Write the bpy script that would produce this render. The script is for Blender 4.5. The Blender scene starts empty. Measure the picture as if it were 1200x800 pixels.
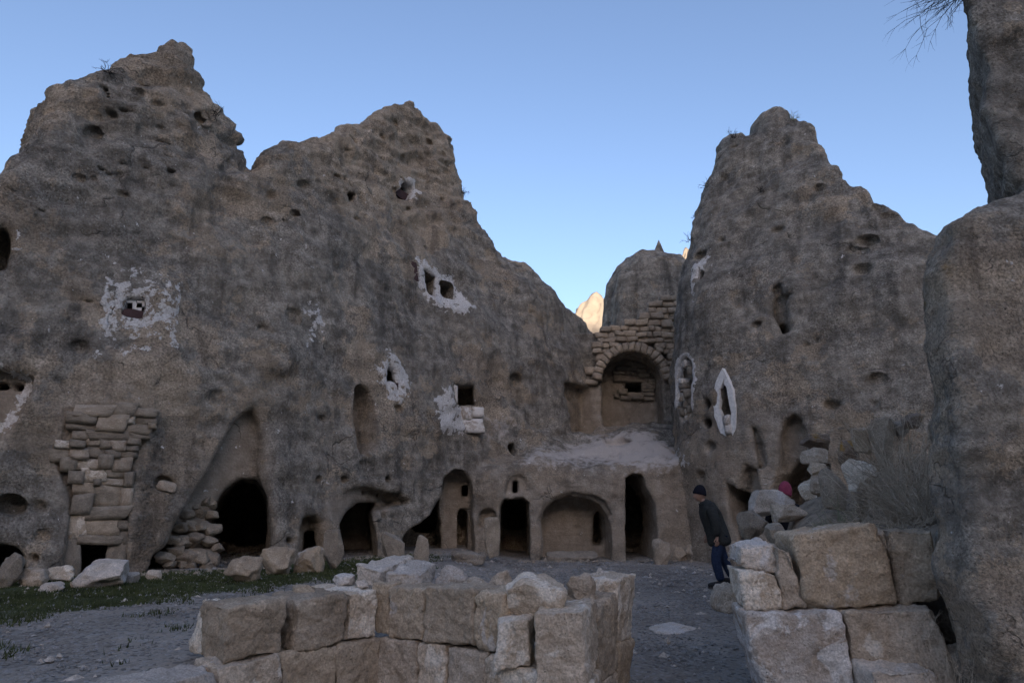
import bpy, math, random
import numpy as np
from mathutils import Vector, Matrix

SC = bpy.context.scene
COL = SC.collection
# ------------------------------------------------------------------ camera, sky, sun, exposure
PITCH = math.radians(12.8)
EYE = np.array([0.0, 0.0, 1.6])
cam = bpy.data.cameras.new('camera')
cam.lens = 24.0; cam.sensor_width = 36.0; cam.clip_start = 0.05; cam.clip_end = 2000
camo = bpy.data.objects.new('camera', cam); COL.objects.link(camo)
camo.location = EYE; camo.rotation_euler = (math.pi/2 + PITCH, 0, 0)
SC.camera = camo
SUN_EL = math.radians(12.0); SUN_AZ = math.radians(174.0)
w = bpy.data.worlds.new('World'); SC.world = w; w.use_nodes = True
nt = w.node_tree; nt.nodes.clear()
sky = nt.nodes.new('ShaderNodeTexSky'); sky.sky_type = 'NISHITA'; sky.sun_disc = False
sky.sun_elevation = SUN_EL; sky.sun_rotation = SUN_AZ; sky.altitude = 1200; sky.air_density = 1.0
sky.dust_density = 5.0; sky.ozone_density = 2.2
bg = nt.nodes.new('ShaderNodeBackground'); bg.inputs['Strength'].default_value = 0.15
wo = nt.nodes.new('ShaderNodeOutputWorld')
wb = nt.nodes.new('ShaderNodeMix'); wb.data_type = 'RGBA'; wb.blend_type = 'MULTIPLY'; wb.inputs[0].default_value = 1.0   # camera white balance for open shade
wb.inputs[7].default_value = (1.09, 0.975, 0.97, 1); nt.links.new(sky.outputs[0], wb.inputs[6]); nt.links.new(wb.outputs[2], bg.inputs[0]); nt.links.new(bg.outputs[0], wo.inputs[0])
sun = bpy.data.lights.new('sun', 'SUN'); sun.energy = 3.0; sun.angle = math.radians(0.5); sun.color = (1.0, 0.86, 0.68)
suno = bpy.data.objects.new('sun', sun); COL.objects.link(suno)
sd = Vector((math.sin(SUN_AZ)*math.cos(SUN_EL), math.cos(SUN_AZ)*math.cos(SUN_EL), math.sin(SUN_EL)))
suno.rotation_euler = sd.to_track_quat('Z', 'Y').to_euler(); suno.location = (20, -30, 40)
SC.view_settings.view_transform = 'Standard'; SC.view_settings.look = 'None'
SC.view_settings.gamma = 1.0; SC.view_settings.use_curve_mapping = False
SC.view_settings.exposure = 1.15
SC.cycles.max_bounces = 4; SC.cycles.diffuse_bounces = 3; SC.cycles.use_adaptive_sampling = True; SC.cycles.adaptive_threshold = 0.02

# ------------------------------------------------------------------ helpers
rng = np.random.default_rng(7); R = random.Random(11)
FP = 800.0; CP, SP = math.cos(PITCH), math.sin(PITCH)
def ray(px, py):
    h = (px-600)/FP; v = (400-py)/FP
    return np.array([h, CP - v*SP, SP + v*CP])
def at(px, py, Y):
    d = ray(px, py); return EYE + d*(Y/d[1])
def sstep(a, b, x):
    t = np.clip((x-a)/(b-a), 0, 1); return t*t*(3-2*t)
_perm = np.random.default_rng(3).permutation(256); _perm = np.concatenate([_perm, _perm, _perm])
_grad = np.random.default_rng(4).normal(size=(256, 3)); _grad /= np.linalg.norm(_grad, axis=1)[:, None]; _grad = _grad.astype(np.float32)
def perlin(P):
    P = np.asarray(P, np.float32); I = np.floor(P).astype(np.int32); f = P-I; I &= 255
    u = f*f*f*(f*(f*6-15)+10); out = 0
    for dx in (0, 1):
        wx = u[:, 0] if dx else 1-u[:, 0]
        for dy in (0, 1):
            wy = u[:, 1] if dy else 1-u[:, 1]
            for dz in (0, 1):
                wz = u[:, 2] if dz else 1-u[:, 2]
                h = _perm[_perm[_perm[(I[:, 0]+dx) & 255] + ((I[:, 1]+dy) & 255)] + ((I[:, 2]+dz) & 255)]
                g = _grad[h]
                out = out + wx*wy*wz*((f[:, 0]-dx)*g[:, 0]+(f[:, 1]-dy)*g[:, 1]+(f[:, 2]-dz)*g[:, 2])
    return out*1.6
def fbm(P, octs=4, lac=2.1, gain=0.5):
    P = np.asarray(P, np.float32); a = 1.0; s = 0
    for i in range(octs):
        s = s + a*perlin(P + 17.3*i); P = P*lac; a *= gain
    return s
def noise2(x, z, s, seed=0, octs=3):
    sh = x.shape
    return fbm(np.stack([x.ravel()*s, np.full(x.size, seed*3.7), z.ravel()*s], 1), octs).reshape(sh)

def mesh_of(name, V, Fs, smooth=True):
    me = bpy.data.meshes.new(name)
    V = np.ascontiguousarray(V, np.float32)
    Fs = [np.asarray(f, np.int32) for f in (Fs if isinstance(Fs, list) else [Fs]) if len(f)]
    loops = np.concatenate([f.ravel() for f in Fs]); tot = np.concatenate([np.full(len(f), f.shape[1], np.int32) for f in Fs])
    st = np.concatenate([[0], np.cumsum(tot)[:-1]]).astype(np.int32)
    me.vertices.add(len(V)); me.vertices.foreach_set('co', V.ravel())
    me.loops.add(len(loops)); me.loops.foreach_set('vertex_index', loops)
    me.polygons.add(len(tot)); me.polygons.foreach_set('loop_start', st)
    me.polygons.foreach_set('use_smooth', np.full(len(tot), smooth, bool))
    me.update(calc_edges=True); me.validate()
    return me
def link(name, me, mat=None, parent=None):
    o = bpy.data.objects.new(name, me); COL.objects.link(o)
    if mat is not None and me is not None and not len(me.materials): me.materials.append(mat)
    if parent is not None: o.parent = parent
    return o
def tag(o, label, cat, group=None):
    o['label'] = label; o['category'] = cat; o['kind'] = 'thing'
    if group: o['group'] = group
    return o
def empty(name, loc, label, cat, group=None):
    o = bpy.data.objects.new(name, None); COL.objects.link(o); o.location = loc; o.empty_display_size = 0.2
    return tag(o, label, cat, group)
def child(o, parent):                      # parent without moving (parents carry translation only)
    o.parent = parent; o.matrix_parent_inverse = Matrix.Translation(-Vector(parent.location)); return o
def vnormals(me):
    n = np.empty(len(me.vertices)*3, np.float32); me.vertices.foreach_get('normal', n); return n.reshape(-1, 3)
def setattr_f(me, name, val):
    a = me.attributes.new(name, 'FLOAT', 'POINT'); a.data.foreach_set('value', np.ascontiguousarray(val, np.float32))

# ------------------------------------------------------------------ materials
class NT:
    def __init__(s, name):
        s.m = bpy.data.materials.new(name); s.m.use_nodes = True; s.t = s.m.node_tree; s.t.nodes.clear()
        s.out = s.n('ShaderNodeOutputMaterial'); s.b = s.n('ShaderNodeBsdfPrincipled')
        s.t.links.new(s.b.outputs[0], s.out.inputs[0]); s.co = s.n('ShaderNodeTexCoord').outputs['Object']
    def n(s, t): return s.t.nodes.new(t)
    def set(s, sock, v):
        if isinstance(v, bpy.types.NodeSocket): s.t.links.new(v, sock)
        elif isinstance(v, (tuple, list)) and len(v) == 3 and sock.type == 'RGBA': sock.default_value = (*v, 1)
        else: sock.default_value = v
    def noise(s, scale, detail=4, rough=0.55, vec=None, dist=0):
        x = s.n('ShaderNodeTexNoise'); x.inputs['Scale'].default_value = scale; x.inputs['Detail'].default_value = detail
        x.inputs['Roughness'].default_value = rough; x.inputs['Distortion'].default_value = dist
        s.set(x.inputs['Vector'], vec or s.co); return x.outputs['Fac']
    def voro(s, scale, feature='F1', out='Distance', vec=None):
        x = s.n('ShaderNodeTexVoronoi'); x.feature = feature; x.inputs['Scale'].default_value = scale
        s.set(x.inputs['Vector'], vec or s.co); return x.outputs[out]
    def ramp(s, v, a, b, lo=0.0, hi=1.0):
        x = s.n('ShaderNodeMapRange'); x.interpolation_type = 'SMOOTHSTEP'
        s.set(x.inputs[0], v)
        for i, q in enumerate((a, b, lo, hi)): x.inputs[i+1].default_value = q
        return x.outputs[0]
    def math(s, op, a, b=0.0):
        x = s.n('ShaderNodeMath'); x.operation = op; s.set(x.inputs[0], a); s.set(x.inputs[1], b); return x.outputs[0]
    def mix(s, f, a, b, mode='MIX'):
        x = s.n('ShaderNodeMix'); x.data_type = 'RGBA'; x.blend_type = mode
        s.set(x.inputs[0], f); s.set(x.inputs[6], a); s.set(x.inputs[7], b); return x.outputs[2]
    def attr(s, name):
        x = s.n('ShaderNodeAttribute'); x.attribute_name = name; return x.outputs['Fac']
    def rand(s): return s.n('ShaderNodeObjectInfo').outputs['Random']
    def scalev(s, v):
        x = s.n('ShaderNodeMapping'); s.set(x.inputs[0], s.co); x.inputs['Scale'].default_value = v; return x.outputs[0]
    def bump(s, h, strength=0.5, dist=0.02, prev=None):
        x = s.n('ShaderNodeBump'); x.inputs['Strength'].default_value = strength; x.inputs['Distance'].default_value = dist
        s.set(x.inputs['Height'], h)
        if prev is not None: s.set(x.inputs['Normal'], prev)
        return x.outputs[0]
    def done(s, col, rough=0.95, normal=None):
        s.set(s.b.inputs['Base Color'], col); s.set(s.b.inputs['Roughness'], rough)
        s.b.inputs['Specular IOR Level'].default_value = 0.2
        if normal is not None: s.set(s.b.inputs['Normal'], normal)
        return s.m

def mat_cliff(name, near=False):
    k = NT(name); f = 2.0 if near else 1.0
    big = k.noise(0.9*f, 4, 0.6); mid = k.noise(4*f, 4, 0.65); fine = k.noise(26*f, 3, 0.65)
    brown = k.mix(k.ramp(big, 0.35, 0.68), (0.305, 0.247, 0.182), (0.415, 0.338, 0.255))
    brown = k.mix(k.ramp(mid, 0.48, 0.75), brown, (0.52, 0.43, 0.335))
    grey = k.mix(k.ramp(mid, 0.3, 0.7), (0.165, 0.147, 0.122), (0.38, 0.34, 0.285))
    lm = k.math('ADD', k.attr('lichen'), k.math('MULTIPLY', k.math('SUBTRACT', k.noise(1.7*f, 5, 0.7), 0.5), 1.9))
    lm = k.ramp(lm, 0.45, 0.58)
    lm = k.math('MULTIPLY', lm, k.ramp(fine, 0.30, 0.52, 0.5, 1.0))
    col = k.mix(lm, brown, grey)
    vt = k.n('ShaderNodeTexVoronoi'); vt.inputs['Scale'].default_value = 24*f; k.set(vt.inputs['Vector'], k.co)
    sv = k.n('ShaderNodeSeparateColor'); k.set(sv.inputs[0], vt.outputs['Color']); blob = k.ramp(vt.outputs['Distance'], 0.42, 0.18)
    col = k.mix(k.math('MULTIPLY', blob, k.ramp(sv.outputs[0], 0.76, 0.94, 0, 0.45)), col, (0.40, 0.345, 0.285))
    col = k.mix(k.math('MULTIPLY', blob, k.ramp(sv.outputs[1], 0.72, 0.92, 0, 0.55)), col, (0.06, 0.05, 0.042))
    col = k.mix(k.ramp(k.noise(0.7*f, 3, 0.6), 0.35, 0.65, 0.45, 1.0), col, k.mix(k.ramp(fine, 0.25, 0.75), (0.46, 0.46, 0.46), (1.56, 1.56, 1.56)), 'MULTIPLY')
    mpb = k.n('ShaderNodeMapping'); k.set(mpb.inputs[0], k.co); mpb.inputs['Rotation'].default_value = (0.12, 0.22, 0); mpb.inputs['Scale'].default_value = (0.22, 0.22, 2.4)
    bed = k.noise(1.0*f, 4, 0.62, mpb.outputs[0])
    col = k.mix(0.55, col, k.mix(k.ramp(bed, 0.34, 0.66), (0.70, 0.70, 0.71), (1.28, 1.26, 1.22)), 'MULTIPLY')
    stk = k.noise(1.0*f, 4, 0.6, k.scalev((2.2, 2.2, 0.22)))
    col = k.mix(k.ramp(stk, 0.50, 0.66, 0, 0.75), col, k.mix(1.0, col, (0.52, 0.52, 0.53), 'MULTIPLY'))
    wv = k.n('ShaderNodeVectorMath'); wv.operation = 'ADD'; nz = k.n('ShaderNodeTexNoise'); nz.inputs['Scale'].default_value = 1.3*f; nz.inputs['Detail'].default_value = 4; k.set(nz.inputs['Vector'], k.co)
    k.set(wv.inputs[0], k.co); k.set(wv.inputs[1], nz.outputs['Color'])
    crk = k.math('MULTIPLY', k.ramp(k.voro(0.62*f, 'DISTANCE_TO_EDGE', 'Distance', wv.outputs[0]), 0.014, 0.001), k.ramp(big, 0.5, 0.65))
    col = k.mix(k.math('MULTIPLY', crk, 0.55), col, (0.05, 0.042, 0.036))
    ochre = k.math('MULTIPLY', k.ramp(k.noise(2.3*f, 4, 0.6), 0.60, 0.72), k.attr('ochre'))
    col = k.mix(ochre, col, (0.30, 0.19, 0.07))
    cutc = k.mix(k.ramp(mid, 0.3, 0.7), (0.295, 0.24, 0.185), (0.415, 0.345, 0.272))
    cutc = k.mix(0.5, cutc, k.mix(fine, (0.6, 0.6, 0.6), (1.3, 1.3, 1.3)), 'MULTIPLY')
    col = k.mix(k.math('MULTIPLY', k.attr('cut'), 0.9), col, cutc)
    dn = k.math('ADD', k.attr('dust'), k.math('MULTIPLY', k.math('SUBTRACT', mid, 0.5), 1.8))
    col = k.mix(k.ramp(dn, 0.3, 0.95), col, k.mix(fine, (0.50, 0.445, 0.40), (0.70, 0.635, 0.58)))
    pn = k.math('ADD', k.attr('plaster'), k.math('MULTIPLY', k.math('SUBTRACT', k.noise(5.5, 5, 0.68), 0.5), 3.0))
    pm = k.ramp(pn, 0.5, 0.62)
    col = k.mix(pm, col, k.mix(k.ramp(fine, 0.3, 0.65), (0.55, 0.50, 0.45), (0.82, 0.79, 0.75)))
    rough_keep = k.math('SUBTRACT', 1.0, k.math('MULTIPLY', k.attr('cut'), 0.6))
    h = k.math('ADD', k.noise(11*f, 5, 0.75), k.math('MULTIPLY', k.ramp(vt.outputs['Distance'], 0.02, 0.35), 0.16))
    h = k.math('ADD', k.math('SUBTRACT', k.math('MULTIPLY', h, rough_keep), k.math('MULTIPLY', crk, 0.5)), k.math('MULTIPLY', bed, 0.7))
    nrm = k.bump(h, 1.0, 0.085/f)
    return k.done(col, 0.97, nrm)

def mat_block(name, c1, c2, pale=0.5, pale_col=(0.50, 0.46, 0.42), ochre=0.0):
    k = NT(name)
    mp = k.n('ShaderNodeVectorMath'); mp.operation = 'ADD'; k.set(mp.inputs[0], k.co)
    cm = k.n('ShaderNodeCombineXYZ'); r = k.rand()
    k.set(cm.inputs[0], k.math('MULTIPLY', r, 37.0)); k.set(cm.inputs[1], k.math('MULTIPLY', r, 91.0)); k.set(mp.inputs[1], cm.outputs[0])
    v = mp.outputs[0]
    big = k.noise(2.6, 6, 0.62, v, 0.3); mid = k.noise(9, 6, 0.65, v); fine = k.noise(60, 5, 0.65, v)
    col = k.mix(k.ramp(big, 0.32, 0.68), c1, c2)
    col = k.mix(k.ramp(mid, 0.52, 0.72, 0, 0.5), col, tuple(c*1.55 for c in c2))
    pm = k.math('ADD', k.math('MULTIPLY', k.noise(3.3, 7, 0.66, v, 0.5), 1.0), k.math('MULTIPLY', k.math('SUBTRACT', r, 0.5), 0.22))
    th = 0.78 - 0.36*pale
    col = k.mix(k.ramp(pm, th, th+0.07, 0, 0.85), col, pale_col)
    if ochre: col = k.mix(k.ramp(k.noise(3, 5, 0.6, v, 1), 0.62-ochre*0.25, 0.72-ochre*0.2, 0, 0.9), col, (0.38, 0.22, 0.055))
    sp = k.ramp(k.voro(34, 'F1', 'Distance', v), 0.08, 0.2)
    spm = k.ramp(k.noise(5, 3, 0.5, v), 0.45, 0.62)
    dark = k.math('MULTIPLY', k.math('SUBTRACT', 1.0, sp), spm)
    col = k.mix(k.math('MULTIPLY', dark, 0.6), col, (0.06, 0.05, 0.042))
    col = k.mix(0.62, col, k.mix(k.ramp(fine, 0.25, 0.75), (0.5, 0.5, 0.5), (1.5, 1.5, 1.5)), 'MULTIPLY')
    col = k.mix(0.55, col, k.mix(r, (0.72, 0.72, 0.74), (1.22, 1.18, 1.12)), 'MULTIPLY')
    h = k.math('SUBTRACT', k.math('ADD', k.noise(16, 8, 0.7, v), k.math('MULTIPLY', mid, 0.8)), k.math('MULTIPLY', dark, 0.5))
    nrm = k.bump(h, 0.8, 0.03); nrm = k.bump(fine, 0.5, 0.008, nrm)
    return k.done(col, 0.95, nrm)

def mat_plain(name, c, var=0.25, scale=12, rough=0.9, bump=0.3, stretch=None):
    k = NT(name); v = k.scalev(stretch) if stretch else None
    n = k.noise(scale, 6, 0.65, v)
    col = k.mix(k.ramp(n, 0.25, 0.75), tuple(x*(1-var) for x in c), tuple(x*(1+var) for x in c))
    return k.done(col, rough, k.bump(n, bump, 0.02))

def mat_ground():
    k = NT('gravel_ground')
    big = k.noise(0.5, 6, 0.6); mid = k.noise(3.5, 6, 0.65); fine = k.noise(45, 5, 0.7)
    col = k.mix(k.ramp(big, 0.35, 0.65), (0.225, 0.195, 0.163), (0.36, 0.315, 0.265))
    col = k.mix(k.ramp(mid, 0.5, 0.75, 0, 0.6), col, (0.52, 0.46, 0.40))
    pv = k.voro(30, 'F1', 'Color'); sv = k.n('ShaderNodeSeparateColor'); k.set(sv.inputs[0], pv)
    col = k.mix(k.ramp(sv.outputs[0], 0.6, 1.0, 0, 0.7), col, (0.36, 0.345, 0.33))
    col = k.mix(k.ramp(sv.outputs[1], 0.7, 1.0, 0, 0.7), col, (0.07, 0.065, 0.06))
    gm = k.math('ADD', k.attr('grass'), k.math('MULTIPLY', k.math('SUBTRACT', k.noise(2.2, 7, 0.7), 0.5), 1.7))
    col = k.mix(k.ramp(gm, 0.45, 0.75, 0, 0.9), col, k.mix(fine, (0.02, 0.03, 0.010), (0.085, 0.105, 0.035)))
    col = k.mix(0.7, col, k.mix(fine, (0.5, 0.5, 0.5), (1.45, 1.45, 1.45)), 'MULTIPLY')
    h = k.math('ADD', k.math('MULTIPLY', k.voro(30, 'F1'), -0.9), fine)
    nrm = k.bump(mid, 0.5, 0.05); nrm = k.bump(h, 0.8, 0.02, nrm)
    return k.done(col, 0.97, nrm)

M_CLIFF = mat_cliff('tuff_cliff'); M_NEAR = mat_cliff('tuff_near_rock', True)
M_BLOCK = mat_block('brown_tuff_block', (0.34, 0.268, 0.192), (0.475, 0.385, 0.285), 0.32)
M_PALEB = mat_block('pale_lichen_block', (0.44, 0.35, 0.258), (0.58, 0.485, 0.38), 0.68, (0.74, 0.67, 0.575))
M_SLAB = mat_block('pale_slab', (0.46, 0.40, 0.335), (0.60, 0.53, 0.46), 0.6, (0.58, 0.54, 0.51))
M_INFILL = mat_block('masonry_stone', (0.25, 0.208, 0.16), (0.385, 0.325, 0.255), 0.28, (0.40, 0.36, 0.32))
M_ARCHST = mat_block('arch_stone', (0.36, 0.29, 0.215), (0.50, 0.41, 0.315), 0.25, (0.42, 0.36, 0.31))
M_WHITEST = mat_block('limewashed_stone', (0.42, 0.345, 0.28), (0.58, 0.51, 0.44), 0.95, (0.78, 0.74, 0.69))
M_OCHRE = mat_block('ochre_lichen_block', (0.20, 0.15, 0.11), (0.30, 0.23, 0.18), 0.25, (0.42, 0.38, 0.34), ochre=0.35)
M_LIME = mat_block('white_limed_block', (0.42, 0.34, 0.265), (0.66, 0.61, 0.55), 1.05, (0.82, 0.79, 0.75))
M_PLASTER = mat_plain('white_plaster', (0.74, 0.72, 0.69), 0.18, 14, 0.95, 0.6)
M_WOOD = mat_plain('dark_red_wood', (0.075, 0.045, 0.045), 0.35, 10, 0.8, 0.5, (3, 3, 30))
M_GROUND = mat_ground()
M_FAR = mat_plain('sunlit_rock', (0.40, 0.33, 0.255), 0.18, 0.5, 0.95, 1.0)
M_HILL = mat_plain('valley_hill', (0.26, 0.20, 0.15), 0.3, 0.08, 0.95, 0.5)
M_GRASS = mat_plain('grass_green', (0.062, 0.074, 0.028), 0.5, 3, 0.8, 0)
M_DRY = mat_plain('dry_twig', (0.52, 0.43, 0.33), 0.4, 6, 0.9, 0)
M_SAGE = mat_plain('sage_leaf', (0.30, 0.30, 0.19), 0.4, 6, 0.9, 0)
M_BARE = mat_plain('dark_twig', (0.045, 0.037, 0.032), 0.3, 6, 0.9, 0)
M_JACKET = mat_plain('dark_olive_jacket', (0.033, 0.034, 0.031), 0.3, 25, 0.75, 0.3)
M_BLACKC = mat_plain('black_jacket', (0.012, 0.011, 0.014), 0.3, 25, 0.8, 0.3)
M_JEANS = mat_plain('blue_jeans', (0.022, 0.034, 0.068), 0.35, 30, 0.85, 0.3)
M_HAT = mat_plain('navy_knit', (0.010, 0.010, 0.016), 0.3, 60, 0.95, 0.4)
M_PINK = mat_plain('pink_knit', (0.30, 0.055, 0.095), 0.2, 60, 0.95, 0.4)
M_SKIN = mat_plain('skin', (0.40, 0.24, 0.17), 0.1, 20, 0.6, 0.1)
M_SHOE = mat_plain('dark_shoe', (0.028, 0.026, 0.026), 0.3, 20, 0.7, 0.2)
M_SOLE = mat_plain('shoe_sole', (0.10, 0.095, 0.09), 0.2, 20, 0.8, 0.1)
M_HAIR = mat_plain('dark_hair', (0.02, 0.014, 0.011), 0.3, 40, 0.6, 0.2)

# ------------------------------------------------------------------ signed-distance rock sculpting
def sd_poly(u, v, pts):
    pts = np.asarray(pts, float); d = np.full(u.shape, 1e9); s = np.ones(u.shape)
    n = len(pts)
    for i in range(n):
        a, b = pts[i], pts[i-1]
        ex, ey = b-a; wx, wy = u-a[0], v-a[1]
        t = np.clip((wx*ex+wy*ey)/(ex*ex+ey*ey+1e-12), 0, 1)
        dx, dy = wx-ex*t, wy-ey*t
        d = np.minimum(d, dx*dx+dy*dy)
        c1 = v >= a[1]; c2 = v < b[1]; c3 = ex*wy > ey*wx
        s = np.where((c1 & c2 & c3) | (~c1 & ~c2 & ~c3), -s, s)
    return s*np.sqrt(d)
def smax(a, b, k):
    h = np.clip(k-np.abs(a-b), 0, None)/k
    return np.maximum(a, b)+h*h*k*0.25
def smin(a, b, k): return -smax(-a, -b, k)
def rmax(a, b, r):                     # intersection with a rounded edge of radius r
    return np.minimum(np.maximum(a, b), -r) + np.hypot(np.maximum(a+r, 0), np.maximum(b+r, 0))

class Rock:
    def __init__(s, lo, hi, h):
        s.lo = np.array(lo, float); s.h = h
        s.n = np.ceil((np.array(hi)-s.lo)/h).astype(int)+1
        s.x, s.y, s.z = [s.lo[i]+h*np.arange(s.n[i]) for i in range(3)]
        s.g = np.full(s.n, 9.0, np.float32); s.paints = []
    def sample(s, p):
        q = (np.asarray(p)-s.lo)/s.h; i = np.floor(q).astype(int)
        if (i < 0).any() or (i >= s.n-1).any(): return 9.0
        f = q-i; c = s.g[i[0]:i[0]+2, i[1]:i[1]+2, i[2]:i[2]+2]
        c = c[0]*(1-f[0])+c[1]*f[0]; c = c[0]*(1-f[1])+c[1]*f[1]; return c[0]*(1-f[2])+c[1]*f[2]
    def hit(s, px, py, t0=2.0, t1=45.0):
        d = ray(px, py); t = t0
        while t < t1:
            v = s.sample(EYE+d*t)
            if v < 0.01: break
            t += max(0.02, min(v, 9.0)*0.5 if v < 9 else 0.15)
        return EYE+d*t
    def normal(s, p, e=0.25):
        g = np.array([s.sample(p+np.eye(3)[i]*e)-s.sample(p-np.eye(3)[i]*e) for i in range(3)])
        return g
    def frame(s, px, py, yaw=None, p=None):
        p = s.hit(px, py) if p is None else np.asarray(p, float)
        if yaw is None:
            g = s.normal(p, 0.5); g[2] = 0; n = -g/(np.linalg.norm(g)+1e-9)
        else: n = np.array([math.sin(math.radians(yaw)), math.cos(math.radians(yaw)), 0])
        t = np.array([n[1], -n[0], 0])
        return p, n, t                     # n points INTO the rock, t to the viewer's right
    def local(s, fr, pts):
        p, n, t = fr; out = []
        for a in pts:
            d = ray(*a); k = np.dot(p-EYE, n)/np.dot(d, n); q = EYE+d*k
            out.append((np.dot(q-p, t), q[2]-p[2]))
        return np.array(out)
    def box(s, lo, hi):
        i0 = np.clip(np.floor((np.array(lo)-s.lo)/s.h).astype(int), 0, s.n); i1 = np.clip(np.ceil((np.array(hi)-s.lo)/s.h).astype(int)+1, 0, s.n)
        sl = tuple(slice(a, b) for a, b in zip(i0, i1))
        return sl, np.meshgrid(s.x[sl[0]], s.y[sl[1]], s.z[sl[2]], indexing='ij')
    def region(s, fr, uv, w0, w1, m=0.3):
        p, n, t = fr; c = []
        for u in (uv[:, 0].min()-m, uv[:, 0].max()+m):
            for w_ in (w0-m, w1+m):
                for v in (uv[:, 1].min()-m, uv[:, 1].max()+m): c.append(p+t*u+n*w_+np.array([0, 0, v]))
        c = np.array(c); return s.box(c.min(0), c.max(0))
    def carve(s, poly, depth, k=0.08, back=0.9, yaw=None, fr=None, c=None, cut=None, slope=0.0, wob=0.035):
        if fr is None:
            cx, cy = c if c else np.mean(poly, 0); fr = s.frame(cx, cy, yaw)
        uv = s.local(fr, poly); sl, (X, Y, Z) = s.region(fr, uv, -back, depth)
        if X.size == 0: return fr
        p, n, t = fr
        U = (X-p[0])*t[0]+(Y-p[1])*t[1]; W = (X-p[0])*n[0]+(Y-p[1])*n[1]; V = Z-p[2]
        if wob:
            nz = perlin(np.stack([U.ravel()*2.6+p[0], W.ravel()*1.2, V.ravel()*2.6+p[2]], 1)).reshape(U.shape)*wob
        else: nz = 0
        d = smax(sd_poly(U, V+slope*W, uv)+nz, np.maximum(-back-W, W-depth), 0.1)
        s.g[sl] = smax(s.g[sl], -d, k)
        s.paints.append(('calm', fr, uv, 0.16, -0.6, depth+0.3))
        if cut is not None: s.paints.append(('cut', fr, uv, cut, -0.25, depth+0.15))
        return fr
    def paint(s, attr, poly, soft=0.15, fr=None, c=None, amt=1.0, w0=-0.8, w1=0.5):
        if fr is None:
            cx, cy = c if c else np.mean(poly, 0); fr = s.frame(cx, cy)
        s.paints.append((attr, fr, s.local(fr, poly), soft, w0, w1, amt)); return fr
    def ell(s, c, r, k=0.1, add=False):
        c = np.array(c); r = np.array(r); sl, (X, Y, Z) = s.box(c-r-0.3, c+r+0.3)
        if X.size == 0: return
        q = np.sqrt(((X-c[0])/r[0])**2+((Y-c[1])/r[1])**2+((Z-c[2])/r[2])**2); d = (q-1)*r.min()
        s.g[sl] = smin(s.g[sl], d, k) if add else smax(s.g[sl], -d, k)
    def nets(s):
        g = s.g; h = s.h
        g[0] = g[-1] = h; g[:, 0] = g[:, -1] = h; g[:, :, 0] = g[:, :, -1] = h
        S = g < 0
        offs = [(a, b, c) for a in (0, 1) for b in (0, 1) for c in (0, 1)]
        nx, ny, nz = s.n-1
        cnt = np.zeros((nx, ny, nz), np.uint8)
        for a, b, c in offs: cnt += S[a:a+nx, b:b+ny, c:c+nz]
        I = np.argwhere((cnt > 0) & (cnt < 8)); idx = np.full((nx, ny, nz), -1, np.int32)
        idx[I[:, 0], I[:, 1], I[:, 2]] = np.arange(len(I))
        cv = np.stack([g[I[:, 0]+a, I[:, 1]+b, I[:, 2]+c] for a, b, c in offs], 1)
        acc = np.zeros((len(I), 3)); num = np.zeros(len(I)); oa = np.array(offs, float)
        for i in range(8):
            for j in range(i+1, 8):
                if np.abs(oa[i]-oa[j]).sum() != 1: continue
                m = (cv[:, i] < 0) != (cv[:, j] < 0)
                t = np.where(m, cv[:, i]/(cv[:, i]-cv[:, j]+1e-20), 0)
                acc += np.where(m[:, None], oa[i]+(oa[j]-oa[i])*t[:, None], 0); num += m
        V = s.lo+h*(I+acc/num[:, None]); Q = []
        for ax in range(3):
            b_, c_ = (ax+1) % 3, (ax+2) % 3
            A = np.moveaxis(S, (ax, b_, c_), (0, 1, 2)); J = np.moveaxis(idx, (ax, b_, c_), (0, 1, 2))
            E = np.argwhere(A[:-1, 1:-1, 1:-1] != A[1:, 1:-1, 1:-1])
            i, j, k = E[:, 0], E[:, 1]+1, E[:, 2]+1
            q = np.stack([J[i, j-1, k-1], J[i, j, k-1], J[i, j, k], J[i, j-1, k]], 1)
            fl = A[i, j, k]
            q[~fl] = q[~fl][:, ::-1]; Q.append(q)
        return V, np.concatenate(Q)
    def build(s, name, mat, disp, lichen, strata=0.0):
        V, Q = s.nets()
        me2 = mesh_of(name, V, Q); N = vnormals(me2)
        at_ = {a: np.zeros(len(V)) for a in ('plaster', 'dust', 'cut', 'ochre', 'calm')}
        for pt in s.paints:
            a, fr, uv, soft, w0, w1 = pt[:6]; amt = pt[6] if len(pt) > 6 else 1.0
            p, n, t = fr; rad = np.abs(uv).max()+max(abs(w0), abs(w1))+0.5
            m = np.flatnonzero((np.abs(V[:, 0]-p[0]) < rad) & (np.abs(V[:, 2]-p[2]) < rad) & (np.abs(V[:, 1]-p[1]) < rad))
            D = V[m]-p; W = D@n; ok = (W > w0) & (W < w1)
            if not ok.any(): continue
            m = m[ok]; D = D[ok]; U = D@t; Z = D[:, 2]
            d = sd_poly(U, Z, uv); val = np.clip(0.5-d/(2*soft), 0, 1)*amt
            at_[a][m] = np.maximum(at_[a][m], val) if amt > 0 else np.clip(at_[a][m]+val, 0, 1)
        dv = np.zeros(len(V)); keep = (1-0.75*np.clip(at_['cut'], 0, 1))*(1-0.85*at_['calm'])
        for sc, am, oc, ridge in disp:
            q = fbm(V*sc, oc)
            if ridge: q = 0.5-np.abs(q)*1.6
            dv += am*q*(1+(0.9*sstep(7.5, 11, V[:, 2]) if ridge is None else 0))
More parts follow.
